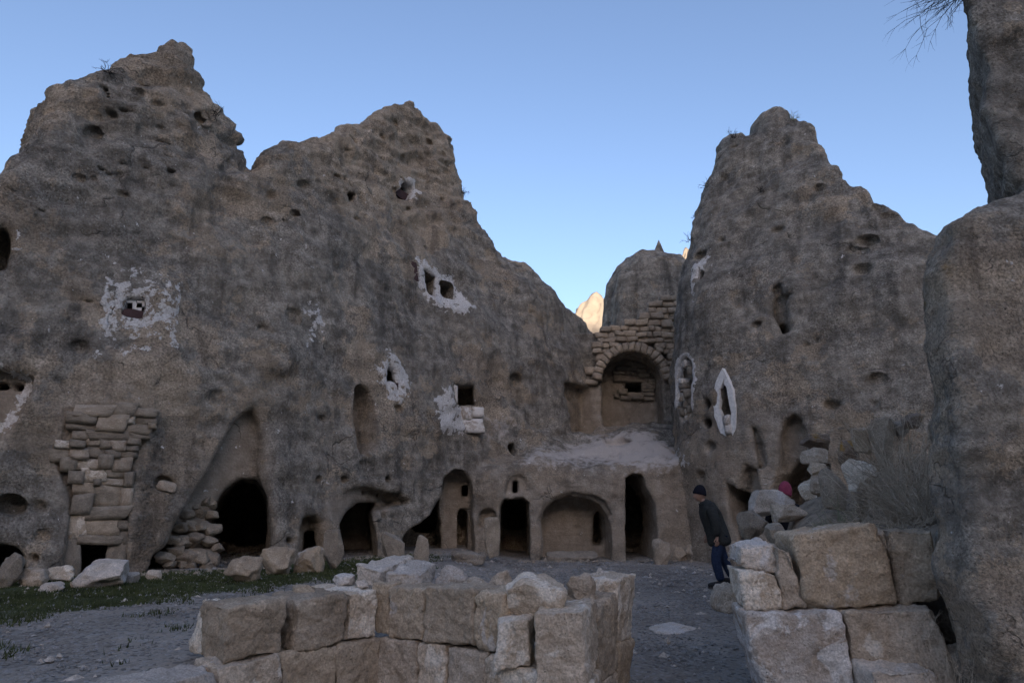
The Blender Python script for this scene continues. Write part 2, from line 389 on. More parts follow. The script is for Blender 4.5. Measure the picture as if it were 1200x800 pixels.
        if strata:
            B = np.stack([V[:, 0]*0.55+V[:, 2]*0.18, V[:, 1]*0.6, V[:, 2]*1.25-V[:, 0]*0.5], 1)
            q = fbm(B, 3); dv += strata*(0.25-np.abs(q))*(0.25+0.75*sstep(7.2, 10.0, V[:, 2]+0.25*np.abs(V[:, 0])-1.5))
            B = np.stack([V[:, 0]*1.6, V[:, 1]*1.6, V[:, 2]*0.35], 1); dv += 0.05*fbm(B, 2)      # rain-washed runnels
        dv += 0.03*sstep(0.35, 0.7, at_['plaster'])/np.maximum(keep, 0.15)
        V2 = V+N*(dv*keep)[:, None]
        me2.vertices.foreach_set('co', V2.astype(np.float32).ravel())
        at_.pop('calm')
        for a, v in at_.items(): setattr_f(me2, a, v)
        setattr_f(me2, 'lichen', lichen(V))
        me2.polygons.foreach_set('use_smooth', np.ones(len(me2.polygons), bool)); me2.update()
        return link(name, me2, mat)

def face_sdf(rk, plan, lean, nseed, namp, bumps=()):
    """2-D tables F(x,z) (front face depth) and gradient length."""
    X, Z = np.meshgrid(rk.x, rk.z, indexing='ij')
    px, py = np.array(plan).T
    # smooth the plan polyline
    xs = np.linspace(px[0], px[-1], 400); ys = np.interp(xs, px, py)
    kern = np.hanning(31); kern /= kern.sum(); ys = np.convolve(np.pad(ys, 15, mode='edge'), kern, 'valid')
    F = np.interp(X, xs, ys)+lean(X, Z)
    F = F+namp*noise2(X, Z, 0.33, nseed, 3)
    for xc, st, z0 in bumps: F = F+st*sstep(xc-0.16, xc+0.16, X+0.12*np.sin(Z*1.3))*sstep(z0, z0+3.5, Z)
    gx, gz = np.gradient(F, rk.h, rk.h)
    return F, np.sqrt(1+gx*gx+gz*gz)

def profile_world(px_pts, Ffun, back):
    out = []
    for a in px_pts:
        Y = 18.0
        for _ in range(25):
            p = at(a[0], a[1], Y); Y = 0.5*Y+0.5*(Ffun(p[0], p[2])+back)
        out.append((p[0], p[2]))
    return out

# ------------------------------------------------------------------ ground
def gh(x, y):
    x = np.asarray(x, float); y = np.asarray(y, float)
    d1 = (-(x+1.09)+(y-6.0))/1.414; d2 = ((x+1.09)+(y-6.0)*1.21)/1.57
    beh = sstep(0.12, 0.38, np.maximum(d1, d2))
    return beh*0.35*sstep(0.4, -1.5, x)*(1-0.25*sstep(8, 16, y))
def bank_h(x, y):
    xl = 1.92+(y-5.5)*0.36; d = x-xl
    b = sstep(0.0, 0.5, d)*0.85+np.clip(d, 0, 3.5)*0.36
    b = b*(1-0.3*sstep(9.5, 13, y))+0.50*np.exp(-((x-4.45)/0.85)**2-((y-9.8)/1.35)**2)*sstep(0.0, 0.3, d)
    return b*sstep(5.42, 5.75, y)-0.03
def gpt(px, py, fun=None):
    d = ray(px, py); t = 2.0
    while t < 60:
        p = EYE+d*t
        z = float(gh(p[0], p[1]))
        if fun is not None: z = max(z, float(fun(p[0], p[1])))
        if p[2] <= z: break
        t += 0.02
    return EYE+d*t

def grid_mesh(name, xs, ys, zf, mat, attrs=None):
    X, Y = np.meshgrid(xs, ys, indexing='ij'); Z = zf(X, Y)
    V = np.stack([X.ravel(), Y.ravel(), Z.ravel()], 1); ny = len(ys)
    i, j = np.meshgrid(np.arange(len(xs)-1), np.arange(ny-1), indexing='ij'); a = (i*ny+j).ravel()
    me = mesh_of(name, V, np.stack([a, a+ny, a+ny+1, a+1], 1))
    for k_, f in (attrs or {}).items(): setattr_f(me, k_, f(V))
    return link(name, me, mat)

gx_ = np.concatenate([np.linspace(-450, -15, 30)[:-1], np.arange(-15, 7, 0.07), np.linspace(7, 450, 30)])
gy_ = np.concatenate([np.linspace(-350, -2, 30)[:-1], np.arange(-2, 3, 0.25), np.arange(3, 20, 0.07), np.linspace(20, 200, 40)])
def grass_mask(V):
    x, y = V[:, 0], V[:, 1]
    # a band of grass along the foot of the long cliff
    base = np.interp(x, [-16, -12, -8.5, -5, -3.1, -0.9], [5, 8.3, 11, 13.3, 16.5, 18.6])
    d = base-y
    m = sstep(-0.2, 0.4, d)*sstep(6.8, 4.2, d)*sstep(-1.2, -2.8, x)
    return m
def ground_z(X, Y):
    n = fbm(np.stack([X.ravel()*0.8, Y.ravel()*0.8, 0*X.ravel()], 1), 4).reshape(X.shape)*0.035
    n2 = perlin(np.stack([X.ravel()*6, Y.ravel()*6, 0*X.ravel()], 1)).reshape(X.shape)*0.010
    return gh(X, Y)+n+n2
ground = grid_mesh('ground', gx_, gy_, ground_z, M_GROUND, {'grass': grass_mask})
ground['kind'] = 'structure'
def bank_z(X, Y):
    n = fbm(np.stack([X.ravel()*1.3, Y.ravel()*1.3, 0*X.ravel()+4], 1), 4).reshape(X.shape)*0.09
    return bank_h(X, Y)+n*sstep(0.05, 0.4, bank_h(X, Y))-0.02
M_BANK = mat_plain('bank_earth', (0.27, 0.215, 0.16), 0.4, 7, 0.97, 1.0)
bank = grid_mesh('bank_terrain', np.arange(1.5, 9.5, 0.06), np.arange(5.3, 15.5, 0.06), bank_z, M_BANK); bank['kind'] = 'structure'
def hill_z(X, Y):
    n = fbm(np.stack([X.ravel()*0.012, Y.ravel()*0.012, 0*X.ravel()], 1), 4).reshape(X.shape)
    return 90*sstep(-90, -215, Y)*(1+0.04*n)+5*n*sstep(-90, -140, Y)-1.0
hill = grid_mesh('valley_hill', np.linspace(-420, 460, 90), np.linspace(-330, -80, 40), hill_z, M_HILL); hill['kind'] = 'structure'

# ------------------------------------------------------------------ the long cliff with two peaks, and the court at its end
PLAN_L = [(-18, 3.5), (-12, 8.3), (-8.5, 11.0), (-5.0, 13.4), (-3.1, 16.2), (-0.9, 18.5), (0.5, 19.4), (1.6, 20.4), (2.5, 21.8), (3.1, 23.5), (5.5, 25)]
def lean_L(X, Z): return 0.07*np.clip(Z, 0, 99)+0.013*np.clip(Z, 0, 99)**2
L = Rock((-14.5, 6.3, -0.6), (5.6, 26.6, 15.6), 0.06)
def FL(x, z): return float(np.interp(x, *np.array(PLAN_L).T)+lean_L(np.array(x), np.array(z)))
SIL_L = [(-140, 345), (-40, 275), (28, 205), (50, 186), (64, 150), (76, 107), (84, 101), (104, 102), (130, 80), (163, 65), (193, 70),
         (203, 58), (226, 58), (236, 78), (243, 98), (262, 125), (277, 146), (280, 176), (288, 187), (330, 160), (390, 140), (430, 128),
         (462, 112), (484, 113), (493, 130), (512, 143), (526, 155), (535, 190), (546, 225), (561, 255), (588, 292), (600, 297), (614, 300), (636, 322), (664, 352), (688, 374), (699, 392)]
prof = profile_world(SIL_L, FL, 0.42)
poly = [(-30, -3), (-30, prof[0][1]-3)]+prof+[(prof[-1][0]+0.35, 3.5), (prof[-1][0]+0.9, -3)]
F, G = face_sdf(L, PLAN_L, lean_L, 1, 0.32, [(-6.75, 0.5, 5.5)])
X2, Z2 = np.meshgrid(L.x, L.z, indexing='ij')
S2 = (sd_poly(X2, Z2, poly)+0.06*noise2(X2, Z2, 1.5, 5, 4)).astype(np.float32); F = F.astype(np.float32); G = G.astype(np.float32)
TK = (2.6+8.5*sstep(8.5, 6.0, Z2)).astype(np.float32)
IX = np.arange(L.n[0], dtype=np.float32)[:, None]; KX = (np.clip(-L.x/14.5, -0.15, 0.6)/L.h).astype(np.float32)[:, None]
for i, y in enumerate(L.y):
    lo = np.clip(IX+KX*np.maximum(0.0, y-F-0.3), 0, L.n[0]-1.001); i0 = lo.astype(np.int32); fx = lo-i0
    Sy = np.take_along_axis(S2, i0, 0)*(1-fx)+np.take_along_axis(S2, i0+1, 0)*fx
    L.g[:, i, :] = rmax(rmax(Sy, (F-y)/G, 0.45), (y-F-TK)/G, 0.6)
# church front with the sloping terrace, and the masonry-backed end wall
ix, iy, iz = np.searchsorted(L.x, -1.9), np.searchsorted(L.y, 17.2), np.searchsorted(L.z, 7.6)
lx, ly, lz = [q.astype(np.float32) for q in (L.x[ix:], L.y[iy:], L.z[:iz])]
Xf, Yf_, Zf = lx[:, None, None], ly[None, :, None], lz[None, None, :]
plan_f = np.interp(lx, [-1.6, -0.8, 0.6, 4.9, 5.6], [18.9, 18.35, 18.5, 18.35, 18.0]).astype(np.float32)[:, None, None]
XYn = noise2(*np.meshgrid(lx, ly, indexing='ij'), 0.8, 9, 3)[:, :, None]
top_f = 2.42+0.10*np.sin(Xf*1.7+0.6)+0.43*(Yf_-18.6)+0.12*XYn
fz = noise2(*np.meshgrid(lx, lz, indexing='ij'), 0.9, 12, 3)[:, None, :]*0.09
sub = L.g[ix:, iy:, :iz]
fac = np.maximum(rmax(plan_f+0.03*Zf+fz-Yf_, (Zf-top_f)*0.92, 0.22), -1.5-Xf)
sub[...] = smin(sub, fac, 0.18)
endw = np.maximum(22.6+0.03*Zf+fz-Yf_, np.maximum(Zf-7.1, 2.2-Xf))
sub[...] = smin(sub, endw, 0.12)
del fac, endw, top_f

def circ(cx, cy, rx, ry, n=14, a0=0, a1=360):
    return [(cx+rx*math.cos(math.radians(a0+(a1-a0)*i/(n if a1-a0 == 360 else n-1))), cy-ry*math.sin(math.radians(a0+(a1-a0)*i/(n if a1-a0 == 360 else n-1)))) for i in range(n)]
def arch(x0, x1, y0, y1, n=9):
    r = (x1-x0)/2; cy = y0+r
    return [(x0, y1), (x1, y1)]+circ((x0+x1)/2, cy, r, r, n, 0, 180)
def rect(x0, x1, y0, y1): return [(x0, y0), (x1, y0), (x1, y1), (x0, y1)]

FR = {}
# --- left end of the cliff
L.carve([(-30, 428), (22, 433), (38, 440), (34, 462), (12, 500), (-8, 520), (-40, 520)], 0.38, 0.1, cut=0.1)
FR['slit'] = L.frame(12, 470)
for q in (rect(-6, 10, 447, 457), rect(14, 26, 449, 458)): L.carve(q, 1.1, 0.03, wob=0)
L.paint('plaster', [(-10, 425), (20, 428), (44, 438), (36, 470), (8, 515), (-8, 520), (14, 480), (30, 446), (16, 437), (-10, 434)], 0.08, amt=0.72, c=(25, 450))
L.carve(circ(2, 288, 14, 26), 0.9, 0.2)
L.paint('plaster', [(19, 272), (28, 274), (22, 292), (16, 290)], 0.1, c=(23, 281), amt=0.9)
L.carve(circ(12, 591, 17, 10), 0.45, 0.08); L.carve(circ(42, 593, 8, 6), 0.2, 0.1)
L.carve([(-20, 700), (-20, 645), (0, 638), (18, 643), (26, 655), (27, 690), (20, 705)], 2.2, 0.12)
L.carve(circ(38, 655, 4, 5), 0.35, 0.05)
# --- masonry infill
INFILL = [(62, 535), (80, 490), (68, 480), (100, 475), (128, 462), (150, 468), (182, 484), (180, 500), (166, 514), (154, 545), (152, 590), (147, 650), (142, 690), (70, 690), (76, 640), (84, 600), (72, 560)]
FR['infill'] = L.carve(INFILL, 0.20, 0.08, c=(120, 570), cut=0.2)
L.carve(rect(87, 131, 638, 676), 2.2, 0.03, fr=FR['infill'])
# --- the big cave
CAVE_OUT = [(192, 655), (206, 620), (236, 574), (262, 530), (275, 505), (295, 484), (306, 478), (315, 494), (318, 530), (315, 560), (320, 600), (316, 640), (312, 680), (180, 690)]
FR['cave'] = L.carve(CAVE_OUT, 0.85, 0.25, c=(270, 600), cut=0.3)
L.carve([(226, 690), (232, 640), (244, 604), (258, 580), (280, 561), (300, 563), (314, 590), (317, 630), (314, 690)], 3.6, 0.12, c=(272, 600), yaw=-20)
L.carve([(172, 690), (180, 650), (200, 640), (216, 645), (215, 690)], 1.6, 0.12, fr=FR['cave'])
FR['stone_niche'] = L.carve(circ(194, 568, 12, 10), 0.25, 0.06)
L.carve(rect(246, 262, 458, 474), 0.12, 0.06)
# --- door group
L.carve([(345, 690), (350, 640), (352, 618), (358, 606), (372, 603), (382, 610), (384, 690)], 0.55, 0.1, cut=0.15)
L.carve([(353, 690), (355, 622), (371, 619), (373, 690)], 2.6, 0.04, yaw=-16)
FR['door2'] = L.carve([(395, 690), (396, 615), (402, 602), (414, 592), (418, 588), (444, 590), (436, 602), (440, 622), (444, 690)], 3.0, 0.06, cut=0.1, yaw=-14)
L.carve([(388, 600), (402, 580), (425, 571), (450, 576), (460, 588), (446, 596), (398, 612)], 0.16, 0.1, cut=0.15)
for a, b, r in ((405, 562, 4), (427, 577, 2.5), (443, 580, 2), (455, 562, 4.5), (450, 604, 5), (452, 590, 2.5), (468, 578, 2.5), (376, 562, 2.5), (340, 634, 3.5)): L.carve(circ(a, b, r, r*1.1, 8), 0.22, 0.05, wob=0)
L.carve([(470, 690), (474, 628), (482, 618), (492, 615), (506, 604), (516, 588), (522, 578), (527, 690)], 2.8, 0.1, yaw=-12)
FR['apse'] = L.carve([(517, 690), (518, 570), (522, 558), (532, 551), (544, 552), (553, 562), (556, 580), (555, 690)], 0.95, 0.08, yaw=-8, cut=0.12)
L.carve(rect(541, 549, 568, 581), 1.8, 0.03, yaw=-8, wob=0); L.carve(arch(536, 548, 596, 645), 1.25, 0.05, yaw=-8, wob=0)
L.carve(arch(561, 580, 595, 618), 0.3, 0.08, cut=0.1)
# --- tall niche and windows
FR['tall'] = L.carve([(417, 524), (417, 470), (421, 456), (429, 450), (437, 456), (442, 475), (442, 518), (436, 530), (424, 532)], 0.75, 0.08, cut=0.1)
L.carve([(420, 534), (420, 512), (436, 516), (436, 532)], 1.4, 0.06, fr=FR['tall'])
FR['w1'] = L.carve([(147, 346), (172, 347), (175, 358), (168, 374), (141, 368)], 1.4, 0.03, wob=0.01)
FR['w2'] = L.carve([(340, 361), (354, 362), (352, 380), (338, 378)], 0.16, 0.04, wob=0.01)
L.carve([(468, 214), (476, 208), (485, 215), (487, 229), (478, 236), (466, 230)], 1.3, 0.04, c=(477, 221)); FR['w3'] = L.frame(477, 207)
L.carve([(406, 228), (411, 225), (419, 227), (412, 238)], 0.9, 0.04)
FR['w4'] = L.frame(520, 340)
L.carve([(495, 312), (512, 323), (509, 351), (498, 343)], 1.8, 0.03, fr=FR['w4'], wob=0.01)
L.carve([(517, 328), (533, 332), (532, 353), (518, 347)], 1.5, 0.03, fr=FR['w4'], wob=0.01)
FR['w5'] = L.carve([(449, 450), (449, 433), (456, 425), (464, 433), (466, 450)], 1.8, 0.02, wob=0.0, yaw=-30)
FR['w6'] = L.carve([(531, 451), (556, 450), (557, 474), (535, 476)], 1.2, 0.04, yaw=-8, wob=0.01)
# --- court: door, lunette, arched bay, dark door, niches
FR['church'] = L.frame(603, 620, yaw=0)
L.carve([(585, 680), (586, 592), (590, 584), (614, 583), (620, 588), (622, 680)], 3.0, 0.05, yaw=0, wob=0.015)
L.carve(arch(591, 621, 555, 581), 0.10, 0.04, yaw=0, wob=0.01, cut=0.1); L.carve(arch(600, 607, 562, 578), 1.5, 0.03, yaw=0, wob=0)
FR['bay'] = L.carve([(633, 680), (633, 612), (638, 598), (650, 587), (668, 581), (690, 583), (704, 592), (713, 606), (716, 620), (716, 680)], 1.15, 0.06, yaw=0, c=(675, 620), cut=0.1)
L.carve([(628, 614), (636, 594), (650, 582), (670, 576), (692, 579), (708, 588), (718, 604), (714, 606), (700, 592), (675, 585), (650, 590), (636, 614)], 0.13, 0.06, yaw=0, c=(675, 581))
L.carve([(701, 641), (702, 605), (707, 599), (714, 612), (716, 634), (711, 643)], 2.6, 0.04, fr=FR['bay'])
L.carve([(735, 680), (733, 610), (733, 560), (742, 554), (752, 557), (758, 572), (768, 592), (770, 620), (766, 680)], 3.0, 0.07, yaw=0, c=(750, 630))
L.carve([(596, 521), (602, 519), (605, 528), (601, 537)], 0.6, 0.05)
L.carve([(664, 508), (664, 451), (692, 449), (695, 460), (693, 510)], 0.9, 0.05, yaw=35, cut=0.1)
L.carve(circ(605, 446, 8, 9), 0.3, 0.1); L.carve(circ(636, 487, 17, 17), 0.15, 0.15)
FR['arch'] = L.frame(742, 440, yaw=0)
L.carve([(706, 500), (706, 442), (712, 427), (724, 417), (740, 412), (757, 416), (770, 427), (777, 442), (779, 500)], 1.25, 0.04, fr=FR['arch'], cut=0.1, wob=0.015)
FR['archback'] = (FR['arch'][0]+np.array([0, 1.25, 0]), FR['arch'][1], FR['arch'][2])
L.carve(rect(733, 754, 448, 459), 2.4, 0.02, fr=FR['archback'], wob=0)
L.carve(circ(725, 518, 16, 5), 0.3, 0.08, yaw=0)
for px_, py_, yw, r in ((290, 615, -20, 1.4), (362, 635, -18, 0.9), (418, 630, -16, 1.0), (500, 640, -15, 1.2), (603, 620, 0, 1.2), (751, 610, 0, 1.2), (109, 655, -38, 1.1)):
    q = L.hit(px_, py_); q = q if q[1] > 8 else q; a = math.radians(yw)
    L.ell((q[0]+math.sin(a)*1.1, q[1]+math.cos(a)*1.1, 1.2), (r, r, 1.15), 0.1)
# --- weathering pockets scattered over the face
for i in range(80):
    a, b = R.uniform(5, 690), R.uniform(70, 640)
    p = L.hit(a, b)
    if p[1] > 25.5: continue
    r = R.choice([0.05, 0.06, 0.06, 0.08, 0.08, 0.10, 0.15]) * (1.1 if b < 300 else 0.8)
    L.ell(p+np.array([0, r*0.25, 0]), (r*R.uniform(0.8, 1.5), r*1.1, r*R.uniform(0.6, 1.1)), 0.05)
for i in range(70):
    a, b = R.choice([(R.uniform(90, 270), R.uniform(100, 230)), (R.uniform(330, 540), R.uniform(140, 260))]); p = L.hit(a, b)
    if p[1] > 25: continue
    r = R.choice([0.05, 0.06, 0.08, 0.11]); L.ell(p+np.array([0, r*0.5, 0]), (r*R.uniform(0.7, 1.8), r*1.6, r*R.uniform(0.5, 0.9)), 0.03)
# --- plaster, dust
L.paint('plaster', [(110, 335), (140, 320), (178, 322), (190, 345), (188, 375), (175, 395), (140, 405), (120, 388), (108, 362)], 0.45, amt=0.62)
L.paint('plaster', [(108, 405), (160, 403), (158, 414), (120, 414)], 0.15, amt=0.6)
L.paint('plaster', [(352, 360), (376, 346), (384, 378), (372, 400), (362, 414), (354, 408), (366, 388)], 0.14, amt=0.62)
L.paint('plaster', [(466, 212), (474, 206), (486, 214), (490, 228), (484, 236), (470, 234), (462, 222)], 0.12, amt=0.95, c=(477, 207), w1=0.35)
L.paint('plaster', [(484, 302), (498, 303), (516, 315), (536, 322), (540, 345), (548, 366), (535, 372), (516, 366), (498, 352), (488, 336)], 0.12, fr=FR['w4'], amt=0.85, w1=0.12)
L.paint('plaster', [(434, 437), (446, 420), (456, 410), (472, 418), (484, 438), (482, 458), (470, 472), (455, 470), (442, 455)], 0.2, amt=0.8, fr=FR['w5'], w0=-0.5, w1=0.18)
L.paint('plaster', [(508, 470), (520, 455), (534, 452), (536, 476), (566, 478), (567, 503), (540, 508), (508, 508)], 0.12, amt=0.8, w1=0.2, c=(545, 490))
L.paint('dust', [(608, 545), (620, 532), (690, 512), (720, 500), (770, 498), (790, 525), (800, 545), (740, 552), (690, 545)], 0.35, fr=(at(700, 530, 19.5), np.array([0, 1.0, 0]), np.array([1.0, 0, 0])), w0=-2.5, w1=4.5, amt=1.0)
L.paint('dust', [(570, 485), (600, 485), (600, 512), (575, 510)], 0.4, amt=0.65)
L.paint('cut', [(565, 655), (565, 550), (800, 545), (800, 660)], 0.5, c=(725, 600), amt=0.75, w0=-1, w1=1.5)
L.paint('ochre', [(535, 330), (550, 350), (545, 380), (530, 372)], 0.3, amt=0.8)
def lich_L(V):
    n = fbm(V*np.array([0.34, 0.34, 0.28])+5, 3)
    b = 0.62-0.55*sstep(8.0, 11.5, V[:, 2]+1.2*perlin(V*0.4))+0.25*sstep(0.0, 3.0, V[:, 0])*sstep(3, 5, V[:, 2])
    return np.clip(b+0.55*n-0.35*sstep(1.6, 0.2, V[:, 2]), 0, 1)
DISP = [(0.8, 0.13, 3, False), (2.2, 0.028, 5, None), (6.5, 0.016, 2, None)]
cliff = L.build('twin_peaked_cliff', M_CLIFF, DISP, lich_L, 0.27)
tag(cliff, 'long brown grey tuff cliff with two jagged peaks and carved doorways and windows', 'cliff')

# ------------------------------------------------------------------ cone on the other side of the court
PLAN_C = [(3.6, 22), (4.15, 19.4), (4.5, 18.0), (5.0, 17.0), (5.6, 16.3), (7.0, 15.3), (9.0, 14.2), (12, 13.0), (16, 11.5)]
def lean_C(X, Z): return 0.06*np.clip(Z, 0, 99)+0.016*np.clip(Z, 0, 99)**2
def FC(x, z): return float(np.interp(x, *np.array(PLAN_C).T)+lean_C(np.array(x), np.array(z)))
K = Rock((3.2, 12.3, -0.6), (13.5, 26.0, 14.4), 0.06)
SIL_C = [(795, 640), (792, 560), (781, 500), (777, 450), (781, 400), (790, 345), (797, 300), (806, 262), (815, 240), (832, 200), (838, 172), (846, 163), (876, 160), (884, 143), (902, 129), (912, 128), (938, 140), (958, 165), (968, 190), (984, 216), (1020, 235), (1055, 255), (1088, 276), (1150, 315), (1300, 420)]
profc = profile_world(SIL_C, FC, 0.45)
polyc = profc+[(22, 2), (22, -3), (profc[0][0], -3)]
F, G = face_sdf(K, PLAN_C, lean_C, 21, 0.28)
X2, Z2 = np.meshgrid(K.x, K.z, indexing='ij')
S2 = (sd_poly(X2, Z2, polyc)+0.05*noise2(X2, Z2, 1.5, 25, 3)).astype(np.float32); F = F.astype(np.float32); G = G.astype(np.float32)
TK = (3.4+3*sstep(8.5, 6.0, Z2)).astype(np.float32)
for i, y in enumerate(K.y):
    xs = K.x-0.26*max(0.0, y-18.6); lo = np.clip((xs-K.x[0])/K.h, 0, K.n[0]-1.001); i0 = lo.astype(int); fx = (lo-i0)[:, None].astype(np.float32)
    Sy = S2[i0]*(1-fx)+S2[i0+1]*fx+np.clip(K.x[0]-xs, 0, 9)[:, None].astype(np.float32)
    K.g[:, i, :] = rmax(rmax(Sy, (F-y)/G, 0.45), (y-F-TK)/G, 0.6)
FR['k1'] = K.carve([(795, 485), (792, 445), (795, 424), (801, 415), (808, 422), (812, 445), (813, 490), (803, 494)], 0.3, 0.04, cut=0.1)
K.carve(rect(800, 811, 438, 448), 0.9, 0.02, fr=FR['k1'], wob=0)
FR['k2'] = K.frame(850, 478)
K.carve([(842, 480), (843, 458), (847, 450), (852, 456), (857, 486), (855, 500), (848, 500)], 1.3, 0.03, fr=FR['k2'], wob=0.01)
for q, dp in ((circ(829, 473, 5, 7), 0.4), (circ(829, 496, 5, 6), 0.4), (circ(832, 523, 6, 6), 0.2)): K.carve(q, dp, 0.06)
K.carve([(905, 352), (914, 342), (922, 346), (926, 368), (925, 392), (916, 394), (904, 372)], 0.35, 0.12); K.carve(circ(918, 388, 7, 9), 0.7, 0.08)
K.carve([(914, 552), (914, 510), (918, 492), (928, 484), (938, 490), (944, 508), (944, 552)], 0.5, 0.12, cut=0.2)
K.carve([(902, 600), (908, 560), (925, 540), (948, 528), (966, 545), (968, 600)], 1.8, 0.15)
K.carve([(856, 610), (850, 580), (850, 566), (857, 567), (868, 580), (873, 604), (874, 640), (868, 642)], 1.8, 0.07)
K.carve([(866, 605), (867, 560), (872, 543), (880, 550), (888, 580), (886, 606)], 0.4, 0.12, cut=0.1)
K.carve([(884, 520), (881, 500), (886, 500), (894, 520), (898, 545), (890, 548)], 0.25, 0.12)
K.carve(circ(820, 322, 3, 6), 0.4, 0.05)
for i in range(40):
    a, b = R.uniform(790, 1090), R.uniform(140, 600); p = K.hit(a, b)
    if p[1] > 25: continue
    r = R.choice([0.05, 0.07, 0.09, 0.13, 0.18]); K.ell(p+np.array([0, r*0.25, 0]), (r*R.uniform(0.8, 1.6), r*1.1, r*R.uniform(0.6, 1.0)), 0.05)
K.paint('plaster', [(790, 485), (787, 440), (792, 420), (801, 412), (811, 420), (816, 445), (816, 485), (811, 470), (806, 425), (800, 421), (796, 440), (796, 470)], 0.06, fr=FR['k1'], amt=1.0, w1=0.2)
K.paint('plaster', [(812, 310), (820, 298), (828, 300), (826, 318), (818, 332), (816, 346), (810, 342)], 0.12, amt=0.8)
K.paint('plaster', [(808, 540), (790, 520), (785, 545), (800, 552)], 0.15, amt=0.5)
K.paint('cut', [(782, 660), (785, 520), (830, 500), (880, 480), (960, 480), (960, 660)], 0.6, amt=0.55, w0=-2, w1=2)
def lich_K(V):
    n = fbm(V*0.3+15, 3)
    b = 0.74-0.5*sstep(4.2, 2.0, V[:, 2]+0.8*perlin(V*0.6))
    top = sstep(9.8, 11.0, V[:, 2])*sstep(8.2, 9.0, V[:, 0]*1.0)
    return np.clip(b+0.38*n-0.6*top, 0, 1)
cone = K.build('rock_cone', M_CLIFF, [(0.7, 0.12, 3, False), (2.2, 0.026, 5, False), (6.5, 0.016, 2, False)], lich_K, 0.14)
tag(cone, 'tall grey rock cone with a knobbly brown top and white edged openings', 'rock cone')

# ------------------------------------------------------------------ rock standing close at the side
Nn = Rock((2.0, 3.6, -0.5), (6.2, 7.0, 8.0), 0.028)
edge = [(1134, 830), (1126, 770), (1112, 720), (1096, 650), (1089, 600), (1086, 500), (1089, 400), (1085, 300), (1093, 277), (1108, 262), (1128, 254), (1150, 245), (1180, 232), (1196, 226),
        (1194, 215), (1180, 203), (1172, 180), (1166, 150), (1152, 120), (1154, 80), (1142, 55), (1137, 20), (1137, -40), (1120, -140), (1150, -260)]
ep = [at(a, b, 4.75) for a, b in edge]; ez = [(p[0], p[2]) for p in ep]
polyn = [(ez[0][0], -2)]+ez+[(9, ez[-1][1]), (9, -2)]
X2, Z2 = np.meshgrid(Nn.x, Nn.z, indexing='ij'); S2 = sd_poly(X2, Z2, polyn)+0.04*noise2(X2, Z2, 2.0, 31, 3)
Fn = 4.35-0.16*(X2-3.0)+0.05*Z2+0.12*noise2(X2, Z2, 0.9, 33, 3)+0.25*sstep(3.4, 3.9, Z2)
for i, y in enumerate(Nn.y):
    xs = Nn.x-0.70*max(0.0, y-4.75); lo = np.clip((xs-Nn.x[0])/Nn.h, 0, Nn.n[0]-1.001); i0 = lo.astype(int); fx = (lo-i0)[:, None]
    Sy = S2[i0]*(1-fx)+S2[i0+1]*fx+np.clip(Nn.x[0]-xs, 0, 9)[:, None]
    Nn.g[:, i, :] = rmax(Sy*0.85, (Fn-y)*0.97, 0.10)
Nn.paint('ochre', [(1090, 260), (1200, 225), (1200, 390), (1095, 380)], 0.3, fr=(at(1140, 320, 4.5), np.array([0, 1.0, 0]), np.array([1.0, 0, 0])), w0=-2, w1=3, amt=0.8)
nrock = Nn.build('rock_outcrop', M_NEAR, [(1.3, 0.045, 3, False), (5, 0.024, 4, False), (14, 0.009, 3, False)],
                 lambda V: np.clip(0.42+0.5*fbm(V*0.9, 3)+0.35*sstep(3.6, 4.2, V[:, 2]), 0, 1))
tag(nrock, 'massive weathered rock face with overhanging upper block beside the blocks', 'rock')

# ------------------------------------------------------------------ stones: generic builders
_cube = {}
def cube_grid(n):
    if n in _cube: return _cube[n]
    t = np.linspace(-1, 1, n+1); U, W = np.meshgrid(t, t, indexing='ij'); V = []; Q = []; base = 0
    i, j = np.meshgrid(np.arange(n), np.arange(n), indexing='ij'); a = (i*(n+1)+j).ravel()
    q = np.stack([a, a+n+1, a+n+2, a+1], 1)
    for ax in range(3):
        for sg in (-1, 1):
            P = np.empty((U.size, 3)); P[:, ax] = sg; P[:, (ax+1) % 3] = U.ravel(); P[:, (ax+2) % 3] = W.ravel()
            V.append(P); Q.append((q if sg > 0 else q[:, ::-1])+base); base += len(P)
    V = np.concatenate(V); Q = np.concatenate(Q)
    _, ix, inv = np.unique(np.round(V*1000).astype(int), axis=0, return_index=True, return_inverse=True)
    _cube[n] = (V[ix], inv.ravel()[Q]); return _cube[n]
def rounded(V, size, r):
    """cube [-1,1] -> box of half sizes with rounded edges"""
    hs = np.asarray(size)/2; P = V*hs; r = min(r, hs.min()*0.95)
    inn = np.clip(P, -(hs-r), hs-r); d = P-inn; l = np.linalg.norm(d, axis=1)
    return inn+np.where(l[:, None] > 1e-9, d/np.maximum(l, 1e-9)[:, None]*r, 0)
def rough_up(V, Q, seed, amps):
    me = mesh_of('t', V, Q); N = vnormals(me); bpy.data.meshes.remove(me)
    d = 0
    for sc, am in amps: d = d+am*fbm(V*sc+seed*7.7, 3)
    return V+N*np.asarray(d)[:, None]
